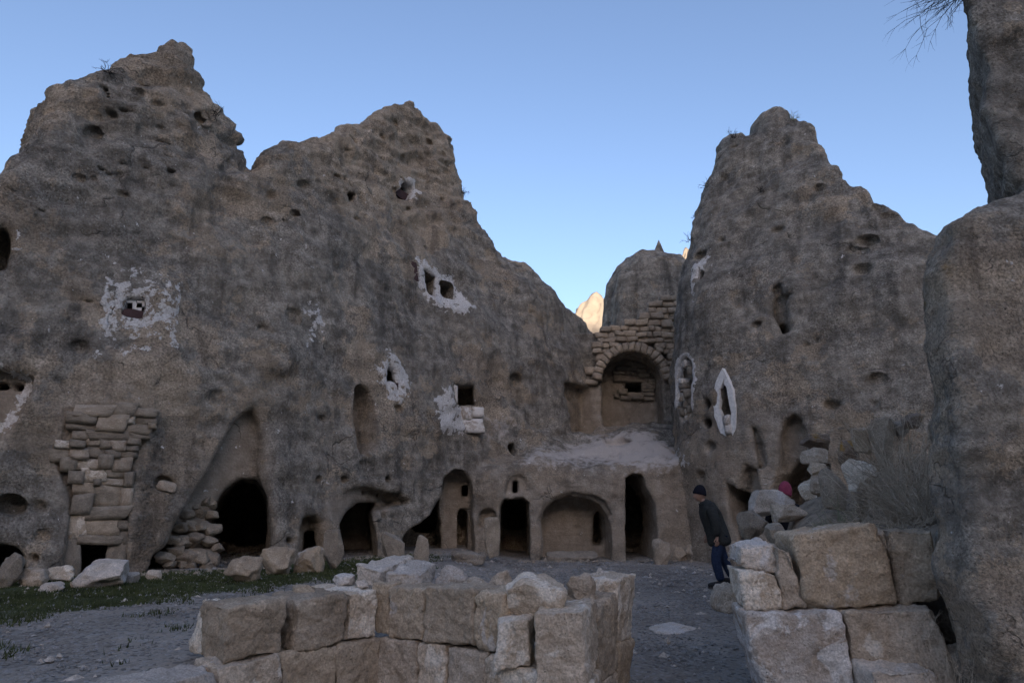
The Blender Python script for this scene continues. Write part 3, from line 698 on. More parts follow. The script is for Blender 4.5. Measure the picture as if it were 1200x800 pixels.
def hexblock(name, f4, b4, n, rnd, seed, mat, parent=None, amps=((3.0, 0.02), (11.0, 0.012))):
    """f4 / b4: front and back quads, each TL, TR, BR, BL in world space."""
    f4 = np.array(f4); b4 = np.array(b4); V, Q = cube_grid(n)
    sz = np.array([np.linalg.norm(f4[1]-f4[0]), np.linalg.norm(b4[0]-f4[0]), np.linalg.norm(f4[0]-f4[3])])
    nr = rnd*(1+0.9*fbm(V*1.3+seed*3.1, 2))
    P = rounded(V, sz, rnd); P2 = rounded(V, sz, rnd*3.0); t = np.clip(0.25+1.3*fbm(V*1.6+seed*3.1, 3), 0, 1)[:, None]
    P = P*(1-t)+P2*t
    q = P/(sz/2); rq = np.random.default_rng(seed+900)
    for _ in range(9):
        d = rq.choice([-1, 1], 3).astype(float); z_ = rq.integers(0, 4)
        if z_ < 3: d[z_] = rq.uniform(-0.35, 0.35)
        d = d*rq.uniform(0.6, 1.4, 3); mx = np.abs(d).sum(); lim = mx*(1-rq.uniform(0.02, 0.13)*(1.3 if z_ == 3 else 0.7)); t_ = q@d
        q = q-(np.maximum(t_-lim, 0)/(d@d))[:, None]*d
    a = (q[:, 0:1]+1)/2; c = (q[:, 1:2]+1)/2; e = (q[:, 2:3]+1)/2
    def bil(k4): return (k4[3]*(1-a)+k4[2]*a)*(1-e)+(k4[0]*(1-a)+k4[1]*a)*e
    W = bil(f4)*(1-c)+bil(b4)*c
    cen = W.mean(0); W = W-cen
    W = rough_up(W, Q, seed, amps)
    o = link(name, mesh_of(name, W, Q), mat); o.location = cen
    if parent is not None: child(o, parent)
    return o
def boulder(name, c, size, seed, mat, parent=None, n=9, boxy=0.5, amp=0.12, rot=0.0, tilt=0.0, chops=11):
    V, Q = cube_grid(n); S = V/np.linalg.norm(V, axis=1)[:, None]
    P = S*(1-boxy)+rounded(V, (2, 2, 2), 0.35)*boxy*0.86
    # chop with a few random planes so it reads as broken stone
    rr = np.random.default_rng(seed)
    for _ in range(chops):
        d = rr.normal(size=3); d /= np.linalg.norm(d); lim = rr.uniform(0.55, 0.82); t = P@d
        P = P-np.where(t > lim, t-lim, 0)[:, None]*d*0.97
    P = P+S*(amp*fbm(P*1.6+seed*5.3, 4))[:, None]
    P = P/np.abs(P).max(0)*np.asarray(size)/2
    o = link(name, mesh_of(name, P, Q), mat); o.location = c; o.rotation_euler = (0, tilt, rot)
    if parent is not None: child(o, parent)
    return o
# shared meshes for masonry stones
VAR = []
for i in range(12):
    V, Q = cube_grid(3); P = rounded(V, (1, 1, 1), 0.06)
    P = P*(1+0.0); cr = np.random.default_rng(100+i).uniform(-0.09, 0.09, (2, 2, 2, 3))
    for a in (0, 1):
        for b in (0, 1):
            for c in (0, 1):
                wgt = (np.where(V[:, 0] > 0, 1, -1)*0+((1+(2*a-1)*V[:, 0])/2)*((1+(2*b-1)*V[:, 1])/2)*((1+(2*c-1)*V[:, 2])/2))
                P = P+wgt[:, None]*cr[a, b, c]
    P = P+0.05*fbm(P*2+i*9, 2)[:, None]*V
    VAR.append((P, Q))
def stone_meshes(mat): return [mesh_of('stone', P, Q, True) for P, Q in VAR]
_pool = {}
def place_stone(mat, M4, parent, name='stone'):
    if mat.name not in _pool:
        _pool[mat.name] = stone_meshes(mat)
        for m in _pool[mat.name]: m.materials.append(mat)
    o = bpy.data.objects.new(name, R.choice(_pool[mat.name])); COL.objects.link(o)
    o.parent = parent; o.matrix_parent_inverse = Matrix.Translation(-Vector(parent.location)); o.matrix_basis = M4; return o
def fr_mat(fr, u, v, w_, sx, sy, sz, roll=0.0):
    p, n, t = fr; c = np.asarray(p)+np.asarray(t)*u+np.asarray(n)*w_+np.array([0, 0, v])
    B = Matrix(((t[0], n[0], 0, c[0]), (t[1], n[1], 0, c[1]), (0, 0, 1, c[2]), (0, 0, 0, 1)))
    return B @ Matrix.Rotation(roll, 4, 'Y') @ Matrix.Diagonal((sx, sy, sz, 1))
def inside(u, v, uv): return float(sd_poly(np.array([u]), np.array([v]), uv)[0])
def masonry(parent, fr, uv, holes, mat, rows, wmean, w_, thick, jit=0.35, gap=-0.004, mats=None, seed=0, wave=0.05):
    r = random.Random(seed); v = uv[:, 1].max(); k = 0
    while v > uv[:, 1].min():
        hgt = rows(v) if callable(rows) else rows*r.uniform(0.75, 1.25); vm = v-hgt/2
        u = uv[:, 0].min()+r.uniform(-0.5, 0)*wmean
        while u < uv[:, 0].max():
            wd = wmean*r.uniform(1-jit*1.3, 1+jit*1.3)*(hgt/0.2)**0.5 if jit else wmean; um = u+wd/2
            if inside(um, vm, uv) < -0.02 and inside(um-wd*0.38, vm, uv) < 0.04 and inside(um+wd*0.38, vm, uv) < 0.04 and all(inside(um, vm, hq) > min(wd, hgt)*0.30 for hq in holes):
                m = r.choice(mats) if mats else mat
                wv = wave*math.sin(um*2.3+seed)+wave*0.6*math.sin(um*5.1+vm*2)
                if hgt > 0.2 and wd < 0.45 and r.random() < 0.22:      # two thin stones instead of one
                    sp_ = r.uniform(0.35, 0.65)
                    for vv, hh in ((vm+hgt/2-hgt*sp_/2, hgt*sp_), (vm-hgt/2+hgt*(1-sp_)/2, hgt*(1-sp_))):
                        place_stone(m, fr_mat(fr, um, vv+wv, w_+r.uniform(-0.04, 0.05), wd-gap, thick, hh-gap, r.uniform(-0.08, 0.08)), parent)
                else:
                    place_stone(m, fr_mat(fr, um, vm+wv+r.uniform(-0.02, 0.02), w_+r.uniform(-0.05, 0.05), wd-gap+r.uniform(-0.02, 0.03), thick, hgt*r.uniform(0.86, 1.12)-gap, r.uniform(-0.09, 0.09)), parent)
                k += 1
            u += wd
        v -= hgt
    return k

# ------------------------------------------------------------------ masonry in the cliff
fr = FR['infill']; uv = L.local(fr, INFILL); hole = L.local(fr, rect(85, 133, 636, 680))
mw = empty('masonry_infill', Vector(fr[0]), 'patchy rough stone masonry filling an old opening above a square black hole', 'stone wall')
Z1 = [(345, 525, 300, 345), (535, 632, 285, 345), (640, 735, 315, 350), (310, 455, 335, 375), (465, 590, 345, 415), (595, 632, 348, 380), (635, 735, 350, 385), (320, 460, 375, 412), (588, 705, 388, 430),
      (700, 730, 385, 405), (345, 410, 420, 460), (415, 600, 420, 455), (605, 700, 428, 455), (262, 325, 465, 500), (325, 395, 465, 497), (405, 470, 455, 487), (472, 520, 455, 500), (522, 582, 462, 512),
      (600, 660, 452, 480), (585, 645, 482, 512), (235, 325, 503, 560), (330, 410, 500, 545), (415, 490, 490, 545), (495, 565, 510, 542), (565, 640, 512, 542), (285, 355, 548, 608), (358, 455, 550, 600),
      (465, 525, 535, 595), (535, 612, 545, 605), (325, 385, 605, 665), (390, 488, 588, 655), (495, 580, 592, 640), (585, 620, 610, 680), (345, 440, 660, 712), (440, 470, 648, 676), (472, 580, 640, 676),
      (345, 425, 714, 804), (430, 570, 678, 770), (572, 616, 685, 775), (400, 600, 772, 830)]
Z2_ = [(400, 515, 210, 340), (515, 690, 237, 335), (695, 750, 250, 305), (690, 745, 310, 385), (470, 690, 337, 390), (330, 452, 345, 560), (632, 725, 388, 540)]
for a0, a1, b0, b1 in [(q[0]/4, q[1]/4, 400+q[2]/4, 400+q[3]/4) for q in Z1]+[(q[0]/5, q[1]/5, 560+q[2]/5, 560+q[3]/5) for q in Z2_]:
    u = L.local(fr, rect(a0-0.6, a1+0.6, b0-0.6, b1+0.6)); c = u.mean(0); sz = u.max(0)-u.min(0)
    place_stone(R.choice([M_INFILL, M_INFILL, M_INFILL, M_ARCHST, M_PALEB]), fr_mat(fr, c[0], c[1], 0.175+R.uniform(-0.03, 0.04), sz[0]*1.03, 0.32, sz[1]*1.06, R.uniform(-0.07, 0.07)), mw)
# white checker screen in the plastered window
def plate(name, fr, poly_px, w_, th, mat, parent, loc=None):
    uv = L.local(fr, poly_px) if loc is None else np.array(loc); p, n, t = [np.asarray(q, float) for q in fr]; m = len(uv)
    P = [p+t*u+n*(w_+d)+np.array([0, 0, v]) for d in (0, th) for u, v in uv]
    c = np.mean(P, 0); V = np.array(P)-c
    ar = sum(uv[i-1][0]*uv[i][1]-uv[i][0]*uv[i-1][1] for i in range(m))
    me = bpy.data.meshes.new(name); fcs = [list(range(m)), list(range(2*m-1, m-1, -1))]+[[i, m+i, m+(i+1) % m, (i+1) % m] for i in range(m)]
    if ar < 0: fcs = [f[::-1] for f in fcs]
    me.from_pydata([tuple(v) for v in V], [], fcs); me.update()
    o = link(name, me, mat); o.location = c
    if parent is not None: child(o, parent)
    return o
win = empty('window_screen', Vector(FR['w1'][0]), 'pale stone window screen with three square holes over a dark red board', 'window')
f1 = FR['w1']
for q in ([(148, 347), (160, 347), (159, 352), (146, 352)], [(160, 347), (171, 348), (173, 356), (166, 357), (166, 352), (160, 352)],
          [(155, 352), (160, 352), (159, 358), (166, 358), (165, 363), (155, 361)]):
    plate('screen_block', f1, q, 0.16, 0.10, M_PLASTER, win)
plate('board', f1, [(145, 361), (156, 361), (168, 364), (170, 366), (167, 374), (141, 368)], 0.06, 0.06, M_WOOD, win)
sh = plate('shutter_board', FR['w4'], [(477, 306), (486, 309), (488, 331), (482, 328)], -0.10, 0.30, M_WOOD, None)
tag(sh, 'dark red wooden board fixed beside the two square upper openings', 'board')
sb = plate('sill_board', FR['w5'], [(449, 447), (466, 449), (466, 457), (450, 454)], -0.05, 0.2, M_WOOD, None)
tag(sb, 'dark red sill board below the small arched window in white plaster', 'board')
hb = plate('window_board', FR['w3'], [(465, 220), (469, 219), (485, 229), (481, 235), (472, 231), (464, 224)], 0.10, 0.06, M_WOOD, None)
tag(hb, 'dark wooden board across the small opening high near the summit', 'board')
# plaster-faced stone patch under the square window
f6 = FR['w6']; pw = empty('window_masonry', Vector(f6[0]), 'whitewashed squared stones walling up part of a square window opening', 'stone wall')
for q in ([(508, 470), (520, 472), (520, 488), (507, 486)], [(510, 456), (528, 454), (529, 470), (509, 469)], [(529, 452), (535, 453), (536, 475), (529, 472)], [(507, 488), (518, 489), (517, 509), (506, 508)],
          [(519, 489), (528, 490), (528, 508), (518, 508)], [(521, 473), (538, 477), (539, 492), (521, 488)], [(540, 478), (552, 477), (553, 491), (540, 492)], [(553, 477), (566, 477), (566, 489), (553, 490)],
          [(529, 490), (540, 493), (540, 508), (529, 508)], [(541, 493), (566, 491), (567, 503), (541, 507)]):
    u = L.local(f6, q); c = u.mean(0); sz = u.max(0)-u.min(0)
    place_stone(R.choice([M_WHITEST, M_WHITEST, M_PALEB]), fr_mat(f6, c[0], c[1], 0.0, sz[0]*1.0, 0.32, sz[1]*1.0), pw, 'block')
# stone wedged in the round niche; stone at the foot of the tall niche
p = FR['stone_niche'][0]
tag(boulder('wedged_stone', p+np.array([0, 0.08, -0.03]), (0.36, 0.3, 0.24), 3, M_ARCHST), 'smooth pale stone wedged in a round hole beside the big cave', 'stone')
p = L.hit(429, 534)
tag(boulder('niche_stone', p+np.array([0, 0.1, 0.03]), (0.26, 0.24, 0.2), 4, M_INFILL), 'round stone lying at the foot of the tall narrow niche', 'stone')

# arch wall at the end of the court
fa = FR['arch']; aw = empty('arch_wall', Vector(fa[0]), 'reddish squared stone wall over a round arch at the end of the court', 'stone wall')
wall_uv = L.local(fa, [(688, 455), (690, 395), (697, 386), (722, 384), (745, 372), (760, 352), (778, 345), (800, 345), (800, 470), (781, 470)])
arch_uv = L.local(fa, [(699, 500), (696, 440), (702, 424), (716, 408), (740, 400), (764, 406), (779, 420), (786, 440), (787, 500)])
masonry(aw, fa, wall_uv, [arch_uv], M_ARCHST, lambda v: 0.215*R.uniform(0.8, 1.25), 0.32, 0.09, 0.34, 0.3, seed=8, wave=0.02)
cen = L.local(fa, [(741, 448)])[0]; r0 = abs(L.local(fa, [(706, 448)])[0][0]-cen[0])
nv = 17
for i in range(nv):
    a = math.radians(4+172*(i+0.5)/nv); rr = r0+0.20; ln = math.pi*rr/nv*0.95
    place_stone(M_ARCHST, fr_mat(fa, cen[0]+math.cos(a)*rr, cen[1]+math.sin(a)*rr, 0.02, ln*1.04, 0.42, 0.32, math.pi/2-a), aw, 'voussoir')
fb = FR['archback']; bu = L.local(fb, [(714, 462), (716, 445), (724, 432), (735, 424), (752, 424), (765, 432), (772, 446), (772, 470), (714, 470)])
masonry(aw, fb, bu, [L.local(fb, rect(732, 755, 446, 461))], M_INFILL, 0.2, 0.36, -0.05, 0.2, 0.3, seed=9)

# stones walling up the plastered niche of the cone
f = FR['k1']; nu = K.local(f, [(797, 485), (795, 446), (798, 428), (802, 422), (807, 428), (810, 446), (811, 488), (803, 492)])
nm = empty('niche_masonry', Vector(f[0]), 'small pale stones walling up a tall white edged niche in the cone', 'stone wall')
masonry(nm, f, nu, [K.local(f, rect(799, 811, 438, 449))], M_WHITEST, 0.20, 0.24, 0.14, 0.26, 0.3, seed=12, mats=[M_WHITEST, M_PALEB, M_INFILL])
f = FR['k2']; alm = empty('window_surround', Vector(f[0]), 'pointed white plaster surround of a narrow window in the grey cone', 'window surround')
for nm_, q in (('plaster_band', [(847, 431), (850, 440), (847, 449), (843, 456), (843, 478), (849, 500), (851, 511), (845, 507), (838, 488), (835, 465), (839, 448)]),
              ('plaster_band', [(847, 431), (850, 440), (848, 449), (852, 455), (857, 484), (856, 498), (858, 510), (862, 503), (863, 482), (858, 456)])):
    qq = []
    for i_ in range(len(q)):
        a_, b_ = q[i_], q[(i_+1) % len(q)]
        for t_ in (0, 0.33, 0.67): qq.append((a_[0]+(b_[0]-a_[0])*t_+R.uniform(-0.7, 0.7), a_[1]+(b_[1]-a_[1])*t_+R.uniform(-0.7, 0.7)))
    plate(nm_, f, qq, -0.015, 0.12, M_PLASTER, alm)
for q in ([(848, 487), (855, 485), (856, 496), (849, 498)], [(850, 499), (857, 497), (858, 507), (852, 509)]):
    u = K.local(f, q); c = u.mean(0); sz = u.max(0)-u.min(0)
    place_stone(M_WHITEST, fr_mat(f, c[0], c[1], 0.1, sz[0], 0.3, sz[1]), alm, 'stone')

# rubble inside the big cave
fc = FR['cave']; rp = empty('rubble_pile', Vector(fc[0]), 'grey heap of collapsed stones blocking one side of the big cave mouth', 'rubble')
pile = [(203, 655, 24), (216, 648, 22), (228, 655, 26), (243, 652, 28), (258, 655, 22), (212, 634, 20), (226, 636, 24), (240, 634, 26), (255, 636, 22), (265, 645, 18), (222, 620, 20), (234, 618, 22), (248, 618, 22), (262, 622, 20),
        (236, 604, 18), (250, 602, 20), (262, 605, 16), (256, 588, 20), (246, 594, 14), (207, 664, 16), (232, 666, 18), (250, 666, 18), (264, 592, 18), (222, 664, 14)]
for i, (a, b, s) in enumerate(pile):
    u = L.local(fc, [(a, b), (a+s, b)]); wd = abs(u[1][0]-u[0][0])
    c = fc[0]+fc[2]*u[0][0]+fc[1]*(0.55+0.35*((655-b)/60))+np.array([0, 0, u[0][1]])
    boulder('stone', c, (wd*1.15, wd, wd*R.uniform(0.6, 0.85)), 200+i, M_INFILL, rp, 9, 0.85, 0.10, R.uniform(-1, 1), R.uniform(-0.4, 0.4))

# ------------------------------------------------------------------ rocks behind the court
dm = empty('dome_rock', Vector(at(745, 390, 27)), 'rounded grey rock dome rising behind the arch wall', 'rock')
def bigrock(name, x0, x1, y0, y1, Y, mat, seed, n=40, boxy=0.35, amp=0.10, dep=1.0, below=0.0):
    a, b = at(x0, (y0+y1)/2, Y), at(x1, (y0+y1)/2, Y); t, bt = at((x0+x1)/2, y0, Y), at((x0+x1)/2, y1, Y)
    W = b[0]-a[0]; H = t[2]-bt[2]+below
    return boulder(name, ((a[0]+b[0])/2, Y, t[2]-H/2), (W, W*dep, H), seed, mat, None, n, boxy, amp, chops=0)
child(bigrock('dome', 702, 838, 296, 420, 27, M_CLIFF, 31, 60, 0.30, 0.09, 0.8, 3.0), dm)
sp = bigrock('rock_spire', 759, 787, 281, 330, 30, M_CLIFF, 36, 24, 0.0, 0.10); tag(sp, 'small pointed grey rock tip peeking over the dome', 'rock')
for me in [o.data for o in dm.children]+[sp.data]: setattr_f(me, 'lichen', np.full(len(me.vertices), 0.72))
V = np.array([v.co for v in sp.data.vertices]); zz = (V[:, 2]-V[:, 2].min())/np.ptp(V[:, 2]); V[:, :2] *= (1.15-0.95*zz)[:, None]; sp.data.vertices.foreach_set('co', V.astype(np.float32).ravel())
f1_ = bigrock('sunlit_rock', 668, 740, 340, 420, 85, M_FAR, 41, 26, 0.5, 0.16, 0.6, 14); tag(f1_, 'cream sunlit cliff in the gap between the long cliff and the dome', 'rock')
f2_ = bigrock('sunlit_rock', 778, 830, 288, 360, 95, M_FAR, 43, 26, 0.4, 0.16, 0.6, 20); tag(f2_, 'cream sunlit crag just showing between the spire and the cone', 'rock')

# ------------------------------------------------------------------ the near ruined wall of cut blocks
def q4(pts, Ys): return [at(a, b, y) for (a, b), y in zip(pts, Ys)]
def wallblock(parent, name, pts, yl, yr, dvec, mat, seed, n=36, rnd=0.012, amps=((2.5, 0.022), (9.0, 0.013), (25, 0.007))):
    f4 = np.array(q4(pts, (yl, yr, yr, yl))); b4 = f4+np.array(dvec)
    return hexblock(name, f4, b4, n, rnd, seed, mat, parent, amps)
nearw = empty('ruined_wall', (-0.4, 6.2, 0.0), 'low ruined wall of large squared brown blocks meeting in an angle', 'stone wall')
DL = (-0.30, 0.30, 0.0); DR = (0.28, 0.34, 0.0)
wl = [  # left arm, upper course
    ([(266, 713), (336, 701), (328, 762), (262, 779)], 5.12, 5.42, DL, M_BLOCK, 1),
    ([(350, 703), (409, 694), (406, 752), (345, 764)], 5.46, 5.72, DL, M_BLOCK, 2),
    ([(410, 694), (444, 690), (441, 746), (407, 752)], 5.73, 5.93, DL, M_PALEB, 3),
    # left arm, lower course
    ([(120, 815), (255, 787), (245, 900), (100, 950)], 4.45, 4.98, DL, M_SLAB, 4),
    ([(256, 783), (331, 765), (326, 860), (250, 885)], 5.0, 5.38, DL, M_PALEB, 5),
    ([(332, 766), (395, 756), (392, 850), (328, 865)], 5.40, 5.68, DL, M_BLOCK, 6),
    ([(396, 756), (446, 747), (444, 838), (394, 852)], 5.68, 5.93, DL, M_BLOCK, 7),
    # right arm, upper course
    ([(437, 684), (456, 684), (455, 744), (437, 743)], 5.97, 5.90, DR, M_BLOCK, 8),
    ([(456, 689), (497, 688), (495, 751), (455, 746)], 5.88, 5.66, DR, M_BLOCK, 9),
    ([(497, 687), (556, 690), (556, 758), (496, 751)], 5.66, 5.36, DR, M_BLOCK, 10),
    ([(557, 692), (590, 696), (588, 765), (557, 759)], 5.36, 5.20, DR, M_BLOCK, 11),
    # right arm, lower course
    ([(436, 746), (488, 751), (486, 838), (434, 832)], 5.97, 5.70, DR, M_PALEB, 12),
    ([(489, 752), (522, 756), (521, 842), (488, 838)], 5.69, 5.54, DR, M_PALEB, 13),
    ([(523, 757), (570, 763), (569, 852), (522, 844)], 5.53, 5.28, DR, M_PALEB, 14),
    ([(571, 766), (630, 790), (628, 880), (570, 856)], 5.27, 4.98, DR, M_PALEB, 15),
    # corner pier
    ([(582, 727), (621, 724), (619, 780), (580, 786)], 5.10, 5.02, (0.05, 0.35, 0), M_PALEB, 16),
    ([(623, 717), (683, 716), (686, 803), (626, 805)], 4.92, 4.90, (0.16, 0.55, 0), M_PALEB, 17),
    ([(624, 806), (690, 806), (690, 900), (625, 900)], 4.91, 4.90, (0.16, 0.55, 0), M_PALEB, 18),
]
for i, (pts, yl, yr, dv, mt, sd_) in enumerate(wl): wallblock(nearw, 'block', pts, yl, yr, dv, mt, sd_)
# return running back from the corner pier
for pts, yl, yr, mt, sd_ in (([(700, 712), (722, 693), (724, 783), (703, 800)], 5.50, 5.95, M_BLOCK, 20), ([(723, 678), (746, 672), (742, 748), (724, 752)], 5.98, 6.45, M_PALEB, 21),
                             ([(704, 800), (724, 785), (724, 870), (704, 890)], 5.50, 5.96, M_PALEB, 22), ([(724, 754), (742, 750), (738, 815), (724, 830)], 5.98, 6.42, M_BLOCK, 23)):
    wallblock(nearw, 'block', pts, yl, yr, (-0.36, 0.10, 0), mt, sd_)
def slabq(name, pts4, Ys, th, mat, seed, label, cat, n=28, grp=None, rnd=0.015):
    """a slab given by its visible top quad (far-left, far-right, near-right, near-left)"""
    T = np.array(q4(pts4, Ys)); f4 = [T[3], T[2], T[2]-np.array([0, 0, th]), T[3]-np.array([0, 0, th])]
    b4 = [T[0], T[1], T[1]-np.array([0, 0, th]), T[0]-np.array([0, 0, th])]
    return tag(hexblock(name, f4, b4, n, rnd, seed, mat, None, ((3, 0.03), (9, 0.014), (25, 0.006))), label, cat, grp)
slabq('loose_slab', [(462, 649), (484, 652), (447, 668), (416, 660)], (6.75, 6.65, 6.1, 6.2), 0.17, M_SLAB, 51, 'pale flat slab lying on the ruined wall with a split second slab against it', 'slab')
slabq('loose_slab', [(484, 655), (510, 658), (494, 672), (452, 672)], (6.55, 6.45, 6.05, 6.05), 0.13, M_SLAB, 52, 'pale slab with a dark broken underside leaning on the split slab', 'slab')
def gsize(px, py, wpx):
    d = ray(px, py); return wpx
def sat(name, box, Y, mat, seed, label, cat='rock', n=16, boxy=0.55, amp=0.14, dep=0.8, rot=0.0, tilt=0.0, group=None, parent=None):
    """a stone filling a pixel box at a given distance"""
    x0, x1, y0, y1 = box; a = at(x0, (y0+y1)/2, Y); b = at(x1, (y0+y1)/2, Y); t = at((x0+x1)/2, y0, Y); bt = at((x0+x1)/2, y1, Y)
    W = b[0]-a[0]; H = t[2]-bt[2]
    o = boulder(name, ((a[0]+b[0])/2, Y+W*dep*0.3, (t[2]+bt[2])/2), (W, W*dep, H), seed, mat, parent, n, boxy, amp, rot, tilt)
    if label: tag(o, label, cat, group)
    return o
sat('loose_stone', (509, 548, 662, 692), 6.2, M_SLAB, 61, 'pale broken stone on the ruined wall beside the leaning slab', 'stone')
sat('loose_stone', (588, 666, 668, 726), 5.15, M_PALEB, 62, 'big rough lump perched over the gap of the corner pier', 'stone', 30, 0.8, 0.10, 0.55)
sat('loose_stone', (664, 703, 670, 716), 5.75, M_PALEB, 63, 'rounded grey stone set behind the corner pier', 'stone', 20)
sat('loose_stone', (696, 712, 665, 684), 6.3, M_SLAB, 64, 'small pale stone standing up on the wall behind the corner pier', 'stone', 10)
sat('loose_stone', (572, 602, 668, 696), 5.75, M_PALEB, 65, 'ragged stone on the wall top behind the perched lump', 'stone', 16)
sat('loose_stone', (388, 420, 672, 692), 6.25, M_SLAB, 66, 'pale flattish stone on the wall beside the split slab', 'stone', 14)
sat('loose_stone', (415, 432, 680, 692), 6.0, M_SLAB, 67, 'small pale stone tucked under the split slab', 'stone', 10)
sat('loose_stone', (333, 372, 685, 708), 5.85, M_BLOCK, 68, 'low brown stone on the wall behind the second squared block', 'stone', 14)
sat('loose_stone', (360, 412, 684, 700), 6.05, M_PALEB, 69, 'thin flat stone capping the wall below the pale slabs', 'stone', 14, 0.7)
sat('loose_stone', (540, 575, 676, 694), 6.0, M_PALEB, 70, 'low jagged stone on the wall beyond the widest squared block', 'stone', 14)
wallblock(None, 'end_stone', [(238, 707), (272, 706), (266, 776), (221, 768)], 5.55, 5.35, (-0.15, 0.32, 0), M_PALEB, 71, 24, 0.06)
tag(bpy.data.objects['end_stone'], 'tapering pitted stone leaning behind the rounded brown end block', 'stone')
sat('loose_stone', (232, 262, 772, 784), 5.15, M_SLAB, 72, 'small flat stone at the foot of the rounded brown end block', 'stone', 10)

# ------------------------------------------------------------------ the retaining wall by the near rock
rw = empty('retaining_wall', (2.4, 5.5, 0.0), 'dry stacked wall of huge brown and white blocks beneath the scrubby bank', 'stone wall')
DB = (0.06, 0.55, 0.0)
for i, (pts, yl, yr, mt) in enumerate([
        ([(927, 627), (1028, 612), (1052, 708), (948, 714)], 5.25, 5.2, M_BLOCK),
        ([(1040, 621), (1094, 622), (1108, 700), (1056, 708)], 5.25, 5.1, M_BLOCK),
        ([(909, 640), (928, 645), (947, 712), (918, 713)], 5.3, 5.28, M_PALEB),
        ([(866, 668), (911, 672), (917, 712), (875, 713)], 5.32, 5.3, M_PALEB),
        ([(869, 640), (907, 636), (910, 670), (867, 664)], 5.42, 5.4, M_SLAB),
        ([(871, 716), (986, 717), (1008, 830), (905, 835)], 5.2, 5.12, M_LIME),
        ([(989, 717), (1100, 712), (1125, 815), (1012, 830)], 5.12, 5.0, M_PALEB),
        ([(1020, 785), (1100, 785), (1118, 860), (1024, 860)], 4.85, 4.8, M_SLAB),
        ([(850, 695), (869, 690), (874, 716), (846, 718)], 5.9, 5.7, M_PALEB)]):
    wallblock(rw, 'block', pts, yl, yr, DB, mt, 80+i, 42, 0.016, ((2.2, 0.03), (7.0, 0.016), (20, 0.008)))
boulder('chock_stone', at(1033, 640, 5.4), (0.12, 0.2, 0.3), 95, M_PALEB, rw, 9, 0.6, 0.1, 0, -0.2)
sat('fallen_stone', (850, 875, 681, 718), 7.2, M_PALEB, 96, 'pale boulder at the foot of the retaining wall behind the walking man', 'stone', 16)
sat('fill_stone', (1100, 1140, 702, 760), 5.35, M_INFILL, 97, 'dark stone jammed between the retaining wall and the massive rock', 'stone', 14)
sat('fill_stone', (1108, 1150, 752, 815), 5.0, M_INFILL, 98, 'lower dark stone jammed beneath the other against the massive rock', 'stone', 14)
# stones on the bank
BK = [((884, 936, 573, 606), 10.3, M_SLAB, 'flat pale rock on the bank in front of the pink hatted person'),
      ((905, 945, 590, 612), 9.6, M_PALEB, 'pale tilted rock below the flat pale rock on the bank'),
      ((938, 958, 560, 590), 10.2, M_PALEB, 'upright brown stone beside the pink hatted person'),
      ((940, 982, 508, 527), 9.6, M_OCHRE, 'flat dark capstone topping the small stone pillar of the bank'),
      ((944, 974, 523, 545), 9.4, M_PALEB, 'rounded stone directly under the dark capstone'),
      ((950, 975, 542, 560), 9.3, M_PALEB, 'middle stone of the small pillar on the bank'),
      ((954, 984, 556, 582), 9.2, M_PALEB, 'pale slanting stone at the foot of the small pillar'),
      ((984, 1006, 512, 548), 9.0, M_OCHRE, 'orange lichen stone between the pillar and the tall block'),
      ((1003, 1026, 500, 538), 8.8, M_BLOCK, 'narrow brown block against the tall pitted block'),
      ((1022, 1054, 488, 548), 8.6, M_BLOCK, 'tall pitted brown block standing highest on the bank'),
      ((992, 1030, 535, 580), 8.0, M_PALEB, 'square porous pale block above the dry scrub'),
      ((1062, 1084, 482, 502), 8.4, M_OCHRE, 'bright orange lichen stone beside the massive rock face'),
      ((1048, 1072, 492, 512), 8.6, M_INFILL, 'dark low stone beside the orange lichen stone'),
      ((870, 902, 598, 632), 9.4, M_INFILL, 'brown boulder where the bank meets the path'),
      ((965, 992, 548, 600), 8.6, M_INFILL, 'tall grey stone half buried between pillar and porous block'),
      ((1000, 1024, 575, 612), 7.6, M_INFILL, 'grey stone under the porous pale block'),
      ((898, 930, 610, 642), 7.6, M_INFILL, 'grey brown boulder above the small pale wall blocks'),
      ((1030, 1060, 545, 600), 8.0, M_INFILL, 'broad grey stone in the dry scrub below the tall pitted block')]
for i, (bx, Y, mt, lb) in enumerate(BK): sat('bank_stone', bx, Y, mt, 300+i, lb, 'stone', 18, 0.95, 0.07, 0.9, R.uniform(-0.3, 0.3), R.uniform(-0.15, 0.15))

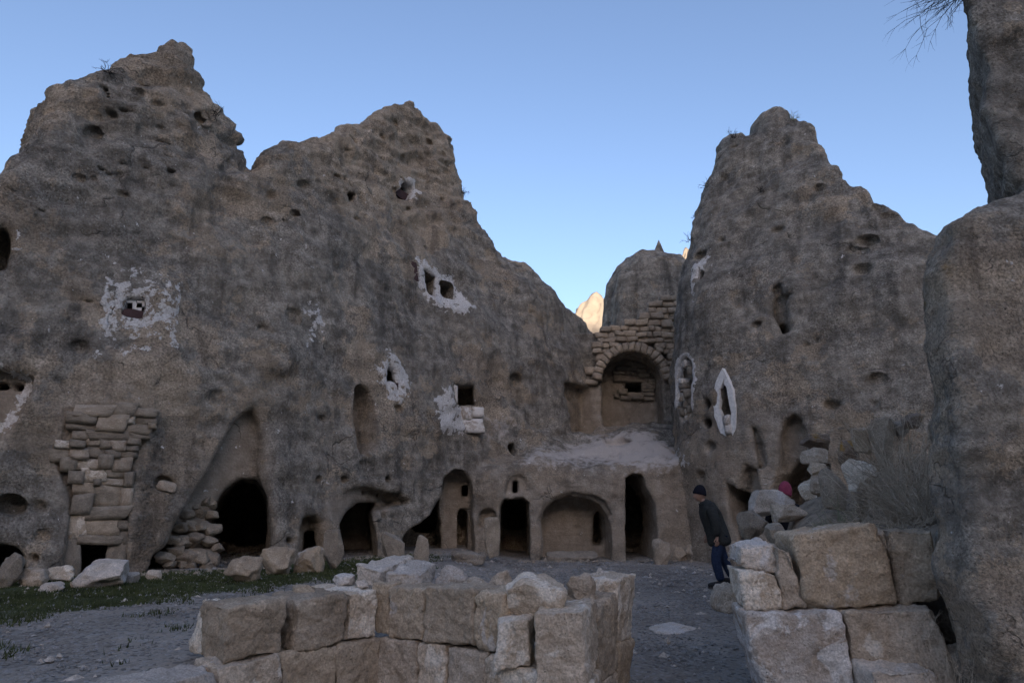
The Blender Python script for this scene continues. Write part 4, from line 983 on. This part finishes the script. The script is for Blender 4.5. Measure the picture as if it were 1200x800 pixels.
# ------------------------------------------------------------------ loose rocks along the foot of the cliff
def onground(name, box, mat, seed, label, group=None, boxy=0.6, dep=0.8, n=14, sink=0.06, amp=0.13, rot=0.0, tilt=0.0):
    x0, x1, y0, y1 = box; p = gpt((x0+x1)/2, y1); s = p[1]/ray((x0+x1)/2, y1)[1]/FP
    W = (x1-x0)*s; H = (y1-y0)*s*1.02+sink
    o = boulder(name, (p[0], p[1]+W*dep*0.35, p[2]+H/2-sink), (W, W*dep, H), seed, mat, None, n, boxy, amp, rot, tilt)
    return tag(o, label, 'rock', group)
for i, (bx, mt, bo, lb) in enumerate([
        ((-12, 17, 650, 690), M_INFILL, .6, 'brown boulder in front of the low cave beside the masonry infill'),
        ((10, 50, 666, 688), M_PALEB, .4, 'rounded grey boulder second along the cliff foot'),
        ((48, 82, 664, 682), M_PALEB, .4, 'rounded grey boulder just before the square black hole'),
        ((80, 146, 656, 690), M_SLAB, .6, 'large pale broken boulder below the square black hole'),
        ((40, 70, 682, 694), M_SLAB, .5, 'low pale flat stone in the grass edge'),
        ((78, 102, 679, 690), M_BLOCK, .7, 'small brown stone beside the large pale boulder'),
        ((140, 160, 668, 684), M_SLAB, .4, 'small pale stone beyond the large pale boulder'),
        ((168, 188, 668, 680), M_PALEB, .4, 'small grey stone before the cave mouth'),
        ((255, 301, 653, 684), M_BLOCK, .8, 'wedge shaped brown block lying before the black cave'),
        ((300, 342, 642, 675), M_BLOCK, .9, 'squared brown block at the edge of the black cave'),
        ((341, 375, 642, 672), M_BLOCK, .8, 'tilted brown block beside the squared one'),
        ((766, 788, 632, 662), M_ARCHST, .6, 'upright brown stone beside the tall dark doorway'),
        ((786, 806, 642, 657), M_BLOCK, .6, 'low brown stone between doorway and walking man'),
        ((803, 826, 638, 657), M_INFILL, .5, 'grey stone against the cone behind the walking man'),
        ((822, 838, 640, 658), M_INFILL, .5, 'small grey stone by the walking man at the cone foot')]):
    onground('fallen_rock', bx, mt, 400+i, lb, None, bo, 0.8, 16, rot=R.uniform(-0.2, 0.2))
onground('standing_slab', (376, 402, 622, 668), M_INFILL, 430, 'tall upright slab between two dark doorways', None, 0.95, 0.45, 18, amp=0.05)
onground('standing_slab', (445, 474, 624, 664), M_INFILL, 431, 'square topped upright slab beside the ragged doorway', None, 0.95, 0.5, 18, amp=0.05)
onground('standing_slab', (484, 503, 628, 664), M_INFILL, 432, 'round topped thin slab standing in the leaning cave mouth', None, 0.55, 0.3, 16, amp=0.04)
onground('pilaster_stone', (566, 586, 608, 658), M_INFILL, 433, 'upright brown jamb stone beside the small church door', None, 1.0, 0.6, 16, amp=0.04)
onground('pilaster_stone', (622, 637, 606, 656), M_INFILL, 434, 'slim jamb stone between the church door and arched bay', None, 1.0, 0.8, 16, amp=0.04)
onground('bay_bench', (640, 702, 646, 657), M_INFILL, 435, 'long low stone bench along the arched bay', None, 1.0, 0.5, 18, amp=0.05)
onground('step_stone', (525, 570, 645, 660), M_INFILL, 436, 'low rough step at the foot of the tall arched recess', None, 0.8, 0.5, 16)
ps = gpt(788, 736)
tag(boulder('paving_slab', (ps[0], ps[1], ps[2]+0.005), (0.62, 0.75, 0.07), 440, M_SLAB, None, 14, 0.5, 0.12), 'flat pale slab embedded in the gravel path', 'slab')

# pebbles and gravel, grass
def scatter(name, pts, sizes, mat, seed, label=None):
    rr = np.random.default_rng(seed); n = len(pts)
    base = np.array([(1, 0, 0), (-1, 0, 0), (0, 1, 0), (0, -1, 0), (0, 0, 1), (0, 0, -1)], float)
    T = np.array([(0, 2, 4), (2, 1, 4), (1, 3, 4), (3, 0, 4), (2, 0, 5), (1, 2, 5), (3, 1, 5), (0, 3, 5)])
    V = base[None]*rr.uniform(0.6, 1.3, (n, 6, 1))*sizes[:, None, None]*rr.uniform(0.6, 1.3, (n, 1, 3))
    a = rr.uniform(0, 6.28, n); c, s = np.cos(a)[:, None], np.sin(a)[:, None]
    X = V[:, :, 0]*c-V[:, :, 1]*s; Y = V[:, :, 0]*s+V[:, :, 1]*c
    V = np.stack([X, Y, V[:, :, 2]*0.7], 2)+pts[:, None, :]
    Fc = T[None]+(np.arange(n)*6)[:, None, None]
    o = link(name, mesh_of(name, V.reshape(-1, 3), Fc.reshape(-1, 3), False), mat); o['kind'] = 'stuff'; return o
rr = np.random.default_rng(21)
def rand_ground(n, x0, x1, y0, y1):
    x = rr.uniform(x0, x1, n); y = y0+(y1-y0)*rr.uniform(0, 1, n)**1.5; z = gh(x, y)+0.003
    return np.stack([x, y, z], 1)
gp = rand_ground(34000, -9, 4.5, 4.5, 18)
M_PEB = mat_block('pebble', (0.22, 0.205, 0.19), (0.40, 0.385, 0.365), 0.4, (0.5, 0.48, 0.46))
scatter('gravel', gp, (0.005+0.022*rr.uniform(0, 1, len(gp))**2.5)*(0.6+gp[:, 1]/14), M_PEB, 22)
lp = rand_ground(420, -9, 4.5, 5, 17)
cx_ = rr.uniform(-9.5, 5.2, 900); cy_ = np.interp(cx_, [-12, -8.5, -5, -3.1, -0.9, 4.9, 5.6], [8.3, 11.0, 13.4, 16.2, 18.4, 18.4, 16.3])-np.abs(rr.normal(0, 0.35, 900))-0.1
cp = np.stack([cx_, cy_, gh(cx_, cy_)+0.01], 1); scatter('gravel', cp, 0.015+0.07*rr.uniform(0, 1, 900)**3, M_INFILL, 24)
scatter('gravel', lp, rr.uniform(0.02, 0.065, len(lp)), M_SLAB, 23)
# grass blades
n = 200000; x = rr.uniform(-11.5, -1.2, n); y = rr.uniform(5.2, 17, n)
m = grass_mask(np.stack([x, y], 1)); pat = fbm(np.stack([x*1.4, y*1.4, 0*x+2], 1), 4)
keep = (m+0.55*pat > 0.42+0.25*rr.uniform(-1, 1, n)); x, y = x[keep], y[keep]; z = gh(x, y)+0.01; nb = len(x)
hgt = rr.uniform(0.015, 0.045, nb)*(1+0.5*np.clip(pat[keep], -1, 1)); a = rr.uniform(0, 6.28, nb); wd = rr.uniform(0.004, 0.009, nb)*1.3
B0 = np.stack([x-np.cos(a)*wd, y-np.sin(a)*wd, z-0.02], 1); B1 = np.stack([x+np.cos(a)*wd, y+np.sin(a)*wd, z-0.02], 1)
T0 = np.stack([x+rr.normal(0, 0.02, nb), y+rr.normal(0, 0.02, nb), z+hgt], 1)
gv = np.stack([B0, B1, T0], 1).reshape(-1, 3)
go = link('grass', mesh_of('grass', gv, np.arange(nb*3).reshape(-1, 3), False), M_GRASS); go['kind'] = 'stuff'

# ------------------------------------------------------------------ scrub
def twigs(name, base, n, hgt, spread, mat, seed, label, cat='shrub', rad=0.004, droop=0.1, branches=3, dirv=(0, 0, 1), group=None):
    q = np.random.default_rng(seed); V = []; Q = []; vi = 0
    def strand(p, d, ln, r, segs=5, lvl=0):
        nonlocal vi
        pts = [p.copy()]; d = d.copy()
        for s_ in range(segs):
            d = d+q.normal(0, 0.16, 3); d[2] -= droop*0.25; d /= np.linalg.norm(d); p = p+d*ln/segs; pts.append(p.copy())
        for i, c in enumerate(pts):
            rr_ = r*(1-0.8*i/segs); t = np.array([d[1]*0.1-d[2]*0.9, d[2]*0.3-d[0]*0.1, d[0]*0.9-d[1]*0.3]); t /= math.sqrt(t@t)+1e-9; b = np.array([d[1]*t[2]-d[2]*t[1], d[2]*t[0]-d[0]*t[2], d[0]*t[1]-d[1]*t[0]])
            for k_ in range(3): V.append(c+rr_*(math.cos(k_*2.094)*t+math.sin(k_*2.094)*b))
        for i in range(segs):
            for k_ in range(3):
                a0 = vi+i*3+k_; a1 = vi+i*3+(k_+1) % 3; Q.append((a0, a1, a1+3, a0+3))
        vi += 3*(segs+1)
        if lvl < 2:
            for _ in range(branches):
                i = q.integers(1, segs); nd = d+q.normal(0, 0.55, 3); nd /= np.linalg.norm(nd)
                strand(pts[i], nd, ln*q.uniform(0.3, 0.55), r*0.6, 3, lvl+1)
    for _ in range(n):
        d = np.array(dirv, float)+q.normal(0, spread, 3); d /= np.linalg.norm(d)
        off = q.normal(0, 0.04, 3); off[2] = -0.02
        strand(np.zeros(3)+off, d, hgt*q.uniform(0.55, 1.1), rad)
    o = link(name, mesh_of(name, np.array(V), np.array(Q)), mat); o.location = base
    return tag(o, label, cat, group)
def onbank(px, Y, dz=0.0):
    p = at(px, 560, Y); z = max(float(gh(p[0], Y)), float(bank_h(np.array(p[0]), np.array(Y)))); return (p[0], Y, z+dz)
for i, (px, Y, n_, hg, sp_, mt, lb) in enumerate([
        (1068, 6.9, 60, 1.15, 0.45, M_DRY, 'tall bare dry bush growing against the massive rock face'),
        (1045, 7.2, 45, 0.95, 0.5, M_DRY, 'grey bare bush between the tall bush and the porous block'),
        (1080, 6.2, 40, 0.8, 0.45, M_DRY, 'dry twiggy bush behind the brown end block of the retaining wall'),
        (1015, 6.8, 30, 0.42, 0.8, M_DRY, 'low dry bush above the widest brown block'),
        (980, 7.6, 34, 0.45, 0.8, M_SAGE, 'low sage green bush below the small stone pillar'),
        (950, 7.2, 26, 0.36, 0.9, M_SAGE, 'low grey green bush above the narrow pale block'),
        (965, 6.6, 22, 0.30, 0.9, M_DRY, 'small dry tuft on the edge of the retaining wall'),
        (1000, 6.2, 20, 0.26, 0.9, M_DRY, 'small dry tuft right behind the widest brown block'),
        (1050, 6.1, 22, 0.35, 0.8, M_DRY, 'wispy dry tuft behind the gap in the retaining wall'),
        (925, 8.2, 18, 0.35, 0.8, M_DRY, 'thin dry tuft beside the pale tilted rock')]):
    twigs('dry_bush', onbank(px, Y, -0.03), n_, hg, sp_, mt, 500+i, lb, rad=0.0065)
p = at(1118, 800, 4.7); twigs('dry_bush', (p[0], 4.7, max(0.0, p[2]-0.15)), 46, 0.5, 0.7, M_DRY, 515, 'dry tangled tuft between the retaining wall and the massive rock', rad=0.003)
p = at(745, 800, 6.35); twigs('green_weed', (p[0], 6.35, 0.0), 16, 0.14, 0.8, M_GRASS, 516, 'small green weed at the foot of the ruined wall return', 'weed', rad=0.004)
p = at(1135, 812, 4.55); twigs('green_weed', (p[0]-0.1, 4.5, 0.35), 16, 0.16, 0.8, M_GRASS, 517, 'small green weed under the massive rock face', 'weed', rad=0.004)
# bare branches hanging into view from the top of the near rock
b0 = at(1150, -18, 4.9)
twigs('bare_shrub', b0, 44, 0.66, 0.28, M_BARE, 520, 'dark bare twigs of a shrub hanging off the overhanging block', rad=0.0045, droop=0.35, dirv=(-1.0, -0.1, 0.12))
# tufts on the skyline of the cone and cliff
for i, (a, b, s, lb) in enumerate([(806, 275, .30, 'dark tuft low on the skyline edge of the cone'), (811, 248, .30, 'dark tuft on the skyline edge of the cone above the lowest'), (829, 212, .34, 'dark tuft midway up the skyline edge of the cone'),
                                   (860, 162, .34, 'thin dry tuft on the shoulder of the cone'), (892, 224, .26, 'dark tuft on the upper front of the cone'), (930, 140, .30, 'green tuft on the top of the cone'),
                                   (258, 128, .32, 'thin dry tuft on the steep edge of the higher peak'), (124, 83, .26, 'faint dry tuft on the sloping crest of the higher peak'), (543, 226, .22, 'tiny tuft on the edge below the second summit')]):
    rk = K if a > 700 else L
    p = rk.hit(a, b)
    if p[1] > 26: p = rk.hit(a+(3 if a > 700 else -6), b+6)
    twigs('skyline_tuft', p, 16, s, 0.8, M_SAGE if i == 5 else M_BARE, 540+i, lb, 'tuft', rad=0.008, branches=2)

# ------------------------------------------------------------------ people
def skin_mesh(name, pts, edges, rad, mat, parent, sub=2, root=0):
    me = bpy.data.meshes.new(name); me.from_pydata([tuple(p) for p in pts], edges, []); me.update()
    o = link(name, me)
    o.modifiers.new('skin', 'SKIN'); me.skin_vertices
    for i, r in enumerate(rad):
        sv = me.skin_vertices[0].data[i]; r = r if isinstance(r, tuple) else (r, r); sv.radius = r; sv.use_root = (i == root)
    s_ = o.modifiers.new('sub', 'SUBSURF'); s_.levels = sub; s_.render_levels = sub
    dg = bpy.context.evaluated_depsgraph_get(); m2 = bpy.data.meshes.new_from_object(o.evaluated_get(dg))
    bpy.data.objects.remove(o); bpy.data.meshes.remove(me)
    m2.polygons.foreach_set('use_smooth', np.ones(len(m2.polygons), bool)); m2.name = name
    q = link(name, m2, mat); q.parent = parent; return q
def chain(n0, n): return [(n0+i, n0+i+1) for i in range(n)]
def head_mesh(name, mat, parent, c, face, r=0.098, tilt=0.0):
    """an egg-shaped head with brow, nose, chin, lips and ears; face = unit xy direction it looks to"""
    V, Q = cube_grid(16); S = V/np.linalg.norm(V, axis=1)[:, None]
    P = S*np.array([0.106, 0.084, 0.126])                     # x is the way the face looks
    f = np.clip(S[:, 0], 0, 1); lo = np.clip(-S[:, 2], 0, 1)
    P[:, 1] *= 1-0.30*lo; P[:, 0] += 0.012*lo*f
    def bump(cx, cy, cz, wx, wy, am, d=(1, 0, 0)):
        g = np.exp(-((S[:, 1]-cy)/wx)**2-((S[:, 2]-cz)/wy)**2)*(S[:, 0] > -0.1 if cx > 0 else 1)
        return g[:, None]*am*np.array(d)
    P += bump(1, 0, -0.18, 0.16, 0.20, 0.028); P += bump(1, 0, 0.02, 0.10, 0.18, 0.008)
    P += bump(1, 0.32, 0.04, 0.16, 0.10, -0.010); P += bump(1, -0.32, 0.04, 0.16, 0.10, -0.010)
    P += bump(1, 0, -0.52, 0.25, 0.07, 0.007); P += bump(1, 0, -0.82, 0.3, 0.15, 0.010)
    for sg in (-1, 1):
        g = np.exp(-((S[:, 0]+0.12)/0.14)**2-((S[:, 2]+0.08)/0.24)**2)*(sg*S[:, 1] > 0.6); P[:, 1] += sg*0.016*g
    ct, st = math.cos(tilt), math.sin(tilt); P = np.stack([P[:, 0]*ct+P[:, 2]*st, P[:, 1], -P[:, 0]*st+P[:, 2]*ct], 1)
    fx, fy = face; W = np.stack([P[:, 0]*fx-P[:, 1]*fy, P[:, 0]*fy+P[:, 1]*fx, P[:, 2]], 1)+np.array(c)
    return W, Q
def join_into(o, W, Q):
    """append geometry to an existing mesh object (body stays one mesh)"""
    me = o.data; n0 = len(me.vertices); V = np.empty(n0*3, np.float32); me.vertices.foreach_get('co', V)
    polys = [tuple(p.vertices) for p in me.polygons]+[tuple(int(i)+n0 for i in q) for q in Q]
    m2 = bpy.data.meshes.new(me.name); m2.from_pydata([tuple(v) for v in V.reshape(-1, 3)]+[tuple(v) for v in W], [], polys); m2.update()
    for m in me.materials: m2.materials.append(m)
    m2.polygons.foreach_set('use_smooth', np.ones(len(m2.polygons), bool)); o.data = m2
def shell(name, c, face, mat, parent, tilt, cutz, sc=1.10, extra=0.0):
    """a knitted hat over the head above the plane z = cutz (head space)"""
    V, Q = cube_grid(14); S = V/np.linalg.norm(V, axis=1)[:, None]
    z = np.maximum(S[:, 2], cutz); k_ = np.sqrt(np.clip(1-z*z, 0, 1))/np.maximum(np.hypot(S[:, 0], S[:, 1]), 1e-6)
    k_ = np.where(S[:, 2] < cutz, np.hypot(S[:, 0], S[:, 1])/math.sqrt(1-cutz*cutz)*np.minimum(k_, 1e3)*0+np.where(S[:, 2] < cutz, 1.0*np.sqrt(1-cutz*cutz)*np.clip(1-(cutz-S[:, 2])*0.2, 0.2, 1)/np.maximum(np.hypot(S[:, 0], S[:, 1]), 0.25), k_), 1.0)
    P = np.stack([S[:, 0]*k_*0.098*sc, S[:, 1]*k_*0.080*sc*1.03, z*(0.122*sc+extra)], 1)
    band = np.exp(-((z-cutz-0.12)/0.12)**2)*0.006; P[:, :2] *= (1+band*8)[:, None]
    ct, st = math.cos(tilt), math.sin(tilt); P = np.stack([P[:, 0]*ct+P[:, 2]*st, P[:, 1], -P[:, 0]*st+P[:, 2]*ct], 1)
    fx, fy = face; W = np.stack([P[:, 0]*fx-P[:, 1]*fy, P[:, 0]*fy+P[:, 1]*fx, P[:, 2]], 1)+np.array(c)
    o = link(name, mesh_of(name, W, Q), mat); o.parent = parent; return o
def hand_pts(wr, d, side):
    """wrist point, pointing direction, thumb side -> points/edges/radii for palm and five curled fingers"""
    wr = np.array(wr); d = np.array(d)/np.linalg.norm(d); side = np.array(side)/np.linalg.norm(side); nrm = np.cross(d, side)
    pts = [wr, wr+d*0.045, wr+d*0.085]; ed = [(0, 1), (1, 2)]; rd = [(0.026, 0.020), (0.036, 0.018), (0.036, 0.017)]
    for k_, ln in zip((-1.5, -0.5, 0.5, 1.5), (0.060, 0.074, 0.078, 0.068)):
        b = wr+d*0.082+side*k_*0.019; i0 = len(pts)
        pts += [b, b+d*ln*0.5+nrm*0.006, b+d*ln*0.85+nrm*0.022, b+d*ln*0.95+nrm*0.038]; rd += [0.010, 0.0095, 0.009, 0.008]
        ed += [(2, i0)]+chain(i0, 3)
    i0 = len(pts); b = wr+d*0.03+side*0.030
    pts += [b, b+d*0.028+side*0.018, b+d*0.055+side*0.020+nrm*0.008]; rd += [0.012, 0.011, 0.009]; ed += [(1, i0)]+chain(i0, 2)
    return pts, ed, rd

# --- the walking man: local frame x to the right of the picture, y away, z up
gp_ = gpt(845, 689)
man = empty('person', (gp_[0], gp_[1], gp_[2]), 'person in dark jacket, blue jeans and dark knit hat walking past the cone', 'person')
HIPN, CH, NK, HD = (0.0, 0, 0.93), (-0.16, 0, 1.36), (-0.235, 0, 1.52), (-0.285, 0, 1.645)
FACE = (-1.0, -0.12); fn = math.hypot(*FACE); FACE = (FACE[0]/fn, FACE[1]/fn)
# clothing: jeans
jl = [(0.0, 0, 0.95), (0.01, -0.09, 0.88), (-0.10, -0.10, 0.50), (-0.015, -0.09, 0.12), (0.01, 0.09, 0.88), (0.10, 0.10, 0.52), (0.26, 0.10, 0.16)]
skin_mesh('jeans', jl, [(0, 1), (1, 2), (2, 3), (0, 4), (4, 5), (5, 6)], [(0.12, 0.12), 0.115, 0.095, 0.080, 0.115, 0.095, 0.080], M_JEANS, man)
# jacket: torso with hem at mid thigh, both sleeves
jp = [(0.035, 0, 0.70), (0.02, 0, 0.84), (-0.01, 0, 0.98), (-0.07, 0, 1.16), (-0.14, 0, 1.36), (-0.19, 0, 1.46), (-0.23, 0, 1.55),
      (-0.15, -0.19, 1.40), (-0.085, -0.25, 1.13), (-0.095, -0.24, 0.90),
      (-0.15, 0.19, 1.40), (-0.05, 0.25, 1.14), (-0.13, 0.24, 0.93)]
skin_mesh('jacket', jp, [(0, 1), (1, 2), (2, 3), (3, 4), (4, 5), (5, 6), (4, 7), (7, 8), (8, 9), (4, 10), (10, 11), (11, 12)],
          [(0.235, 0.235), (0.23, 0.23), (0.21, 0.22), (0.20, 0.21), (0.19, 0.20), (0.125, 0.13), (0.09, 0.095), 0.11, 0.088, 0.070, 0.11, 0.088, 0.070], M_JACKET, man, 2, 4)
# hood roll behind the neck
skin_mesh('hood', [(-0.14, -0.09, 1.475), (-0.105, 0, 1.50), (-0.14, 0.09, 1.475)], [(0, 1), (1, 2)], [0.045, 0.055, 0.045], M_JACKET, man)
# body: head, neck, hands
hp, he, hr = hand_pts((-0.075, -0.225, 0.89), (-0.08, 0, -1), (-1, 0, 0))
hq, hf, hs = hand_pts((-0.135, 0.225, 0.92), (-0.15, 0, -1), (-1, 0, 0))
pts = [(-0.16, 0, 1.36), NK, (-0.255, 0, 1.58), (-0.10, -0.235, 1.13), (-0.05, 0.235, 1.14), (-0.165, -0.185, 1.38), (-0.165, 0.185, 1.38)]
ed = [(0, 1), (1, 2), (0, 5), (5, 3), (0, 6), (6, 4)]; rd = [0.07, 0.055, 0.052, 0.035, 0.035, 0.05, 0.05]
n0 = len(pts); pts += list(map(tuple, hp)); ed += [(3, n0)]+[(a+n0, b+n0) for a, b in he]; rd += hr
n0 = len(pts); pts += list(map(tuple, hq)); ed += [(4, n0)]+[(a+n0, b+n0) for a, b in hf]; rd += hs
body = skin_mesh('body', pts, ed, rd, M_SKIN, man, 2)
W, Q = head_mesh('head', M_SKIN, man, HD, FACE, tilt=0.18); join_into(body, W, Q)
shell('knit_hat', (HD[0], HD[1], HD[2]+0.012), FACE, M_HAT, man, -0.22, -0.12, 1.24, 0.014)
V_, Q_ = cube_grid(6)
def shoe(c, ang, parent):
    P = rounded(V_, (0.31, 0.115, 0.12), 0.05); t = np.clip((P[:, 0]+0.155)/0.31, 0, 1)
    P[:, 2] = np.where(P[:, 2] > 0, P[:, 2]*(0.45+0.9*t), P[:, 2]); P[:, 1] *= 0.85+0.3*np.sin(t*3.0)
    def rotm(P): return np.stack([P[:, 0]*math.cos(ang)-P[:, 2]*math.sin(ang), P[:, 1], P[:, 0]*math.sin(ang)+P[:, 2]*math.cos(ang)], 1)+np.array(c)
    o = link('shoe', mesh_of('shoe', rotm(P), Q_), M_SHOE); o.parent = parent
    S_ = rounded(V_, (0.30, 0.105, 0.03), 0.014); S_[:, 1] *= 0.9+0.2*np.sin((S_[:, 0]+0.15)/0.3*3); S_[:, 2] -= 0.052
    s_ = link('sole', mesh_of('sole', rotm(S_), Q_), M_SOLE); s_.parent = o
shoe((-0.10, -0.09, 0.072), 0.0, man); shoe((0.235, 0.10, 0.105), -0.35, man)

# --- the second person, sitting low among the rocks of the bank
c0 = at(917, 564, 11.2)
zb = c0[2]-1.03
p2 = empty('person', (c0[0], 11.2, zb), 'person with pink knit hat and black jacket sitting low behind the bank rocks', 'person')
skin_mesh('jacket', [(0, 0, 0.16), (0.02, 0, 0.36), (0.0, 0, 0.58), (-0.02, 0, 0.72), (-0.19, 0.02, 0.60), (-0.27, -0.10, 0.36), (-0.18, -0.30, 0.26), (0.19, 0.02, 0.60), (0.27, -0.10, 0.36), (0.18, -0.30, 0.26)],
          [(0, 1), (1, 2), (2, 3), (2, 4), (4, 5), (5, 6), (2, 7), (7, 8), (8, 9)], [(0.19, 0.14), (0.17, 0.13), (0.18, 0.12), 0.07, 0.085, 0.065, 0.05, 0.085, 0.065, 0.05], M_BLACKC, p2, 2, 2)
skin_mesh('trousers', [(0, 0, 0.12), (-0.10, -0.08, 0.11), (-0.14, -0.48, 0.34), (-0.13, -0.52, -0.05), (0.10, -0.08, 0.11), (0.14, -0.48, 0.34), (0.13, -0.52, -0.05)],
          [(0, 1), (1, 2), (2, 3), (0, 4), (4, 5), (5, 6)], [(0.13, 0.11), 0.10, 0.075, 0.055, 0.10, 0.075, 0.055], M_BLACKC, p2)
hp, he, hr = hand_pts((-0.18, -0.31, 0.26), (0.2, -1, -0.1), (1, 0.2, 0)); hq, hf, hs = hand_pts((0.18, -0.31, 0.26), (-0.2, -1, -0.1), (-1, 0.2, 0))
pts = [(0, 0, 0.58), (-0.02, 0, 0.74), (-0.03, -0.02, 0.80), (-0.27, -0.10, 0.36), (0.27, -0.10, 0.36), (-0.19, 0.02, 0.58), (0.19, 0.02, 0.58)]
ed = [(0, 1), (1, 2), (0, 5), (5, 3), (0, 6), (6, 4)]; rd = [0.07, 0.05, 0.048, 0.035, 0.035, 0.05, 0.05]
n0 = len(pts); pts += list(map(tuple, hp)); ed += [(3, n0)]+[(a+n0, b+n0) for a, b in he]; rd += hr
n0 = len(pts); pts += list(map(tuple, hq)); ed += [(4, n0)]+[(a+n0, b+n0) for a, b in hf]; rd += hs
b2 = skin_mesh('body', pts, ed, rd, M_SKIN, p2, 2)
W, Q = head_mesh('head', M_SKIN, p2, (-0.03, -0.03, 0.87), (-0.6, -0.8), tilt=0.5); join_into(b2, W, Q)
shell('knit_hat', (-0.03, -0.03, 0.885), (-0.6, -0.8), M_PINK, p2, 0.25, -0.5, 1.18, 0.012)
p2.rotation_euler = (0, 0, math.radians(165))
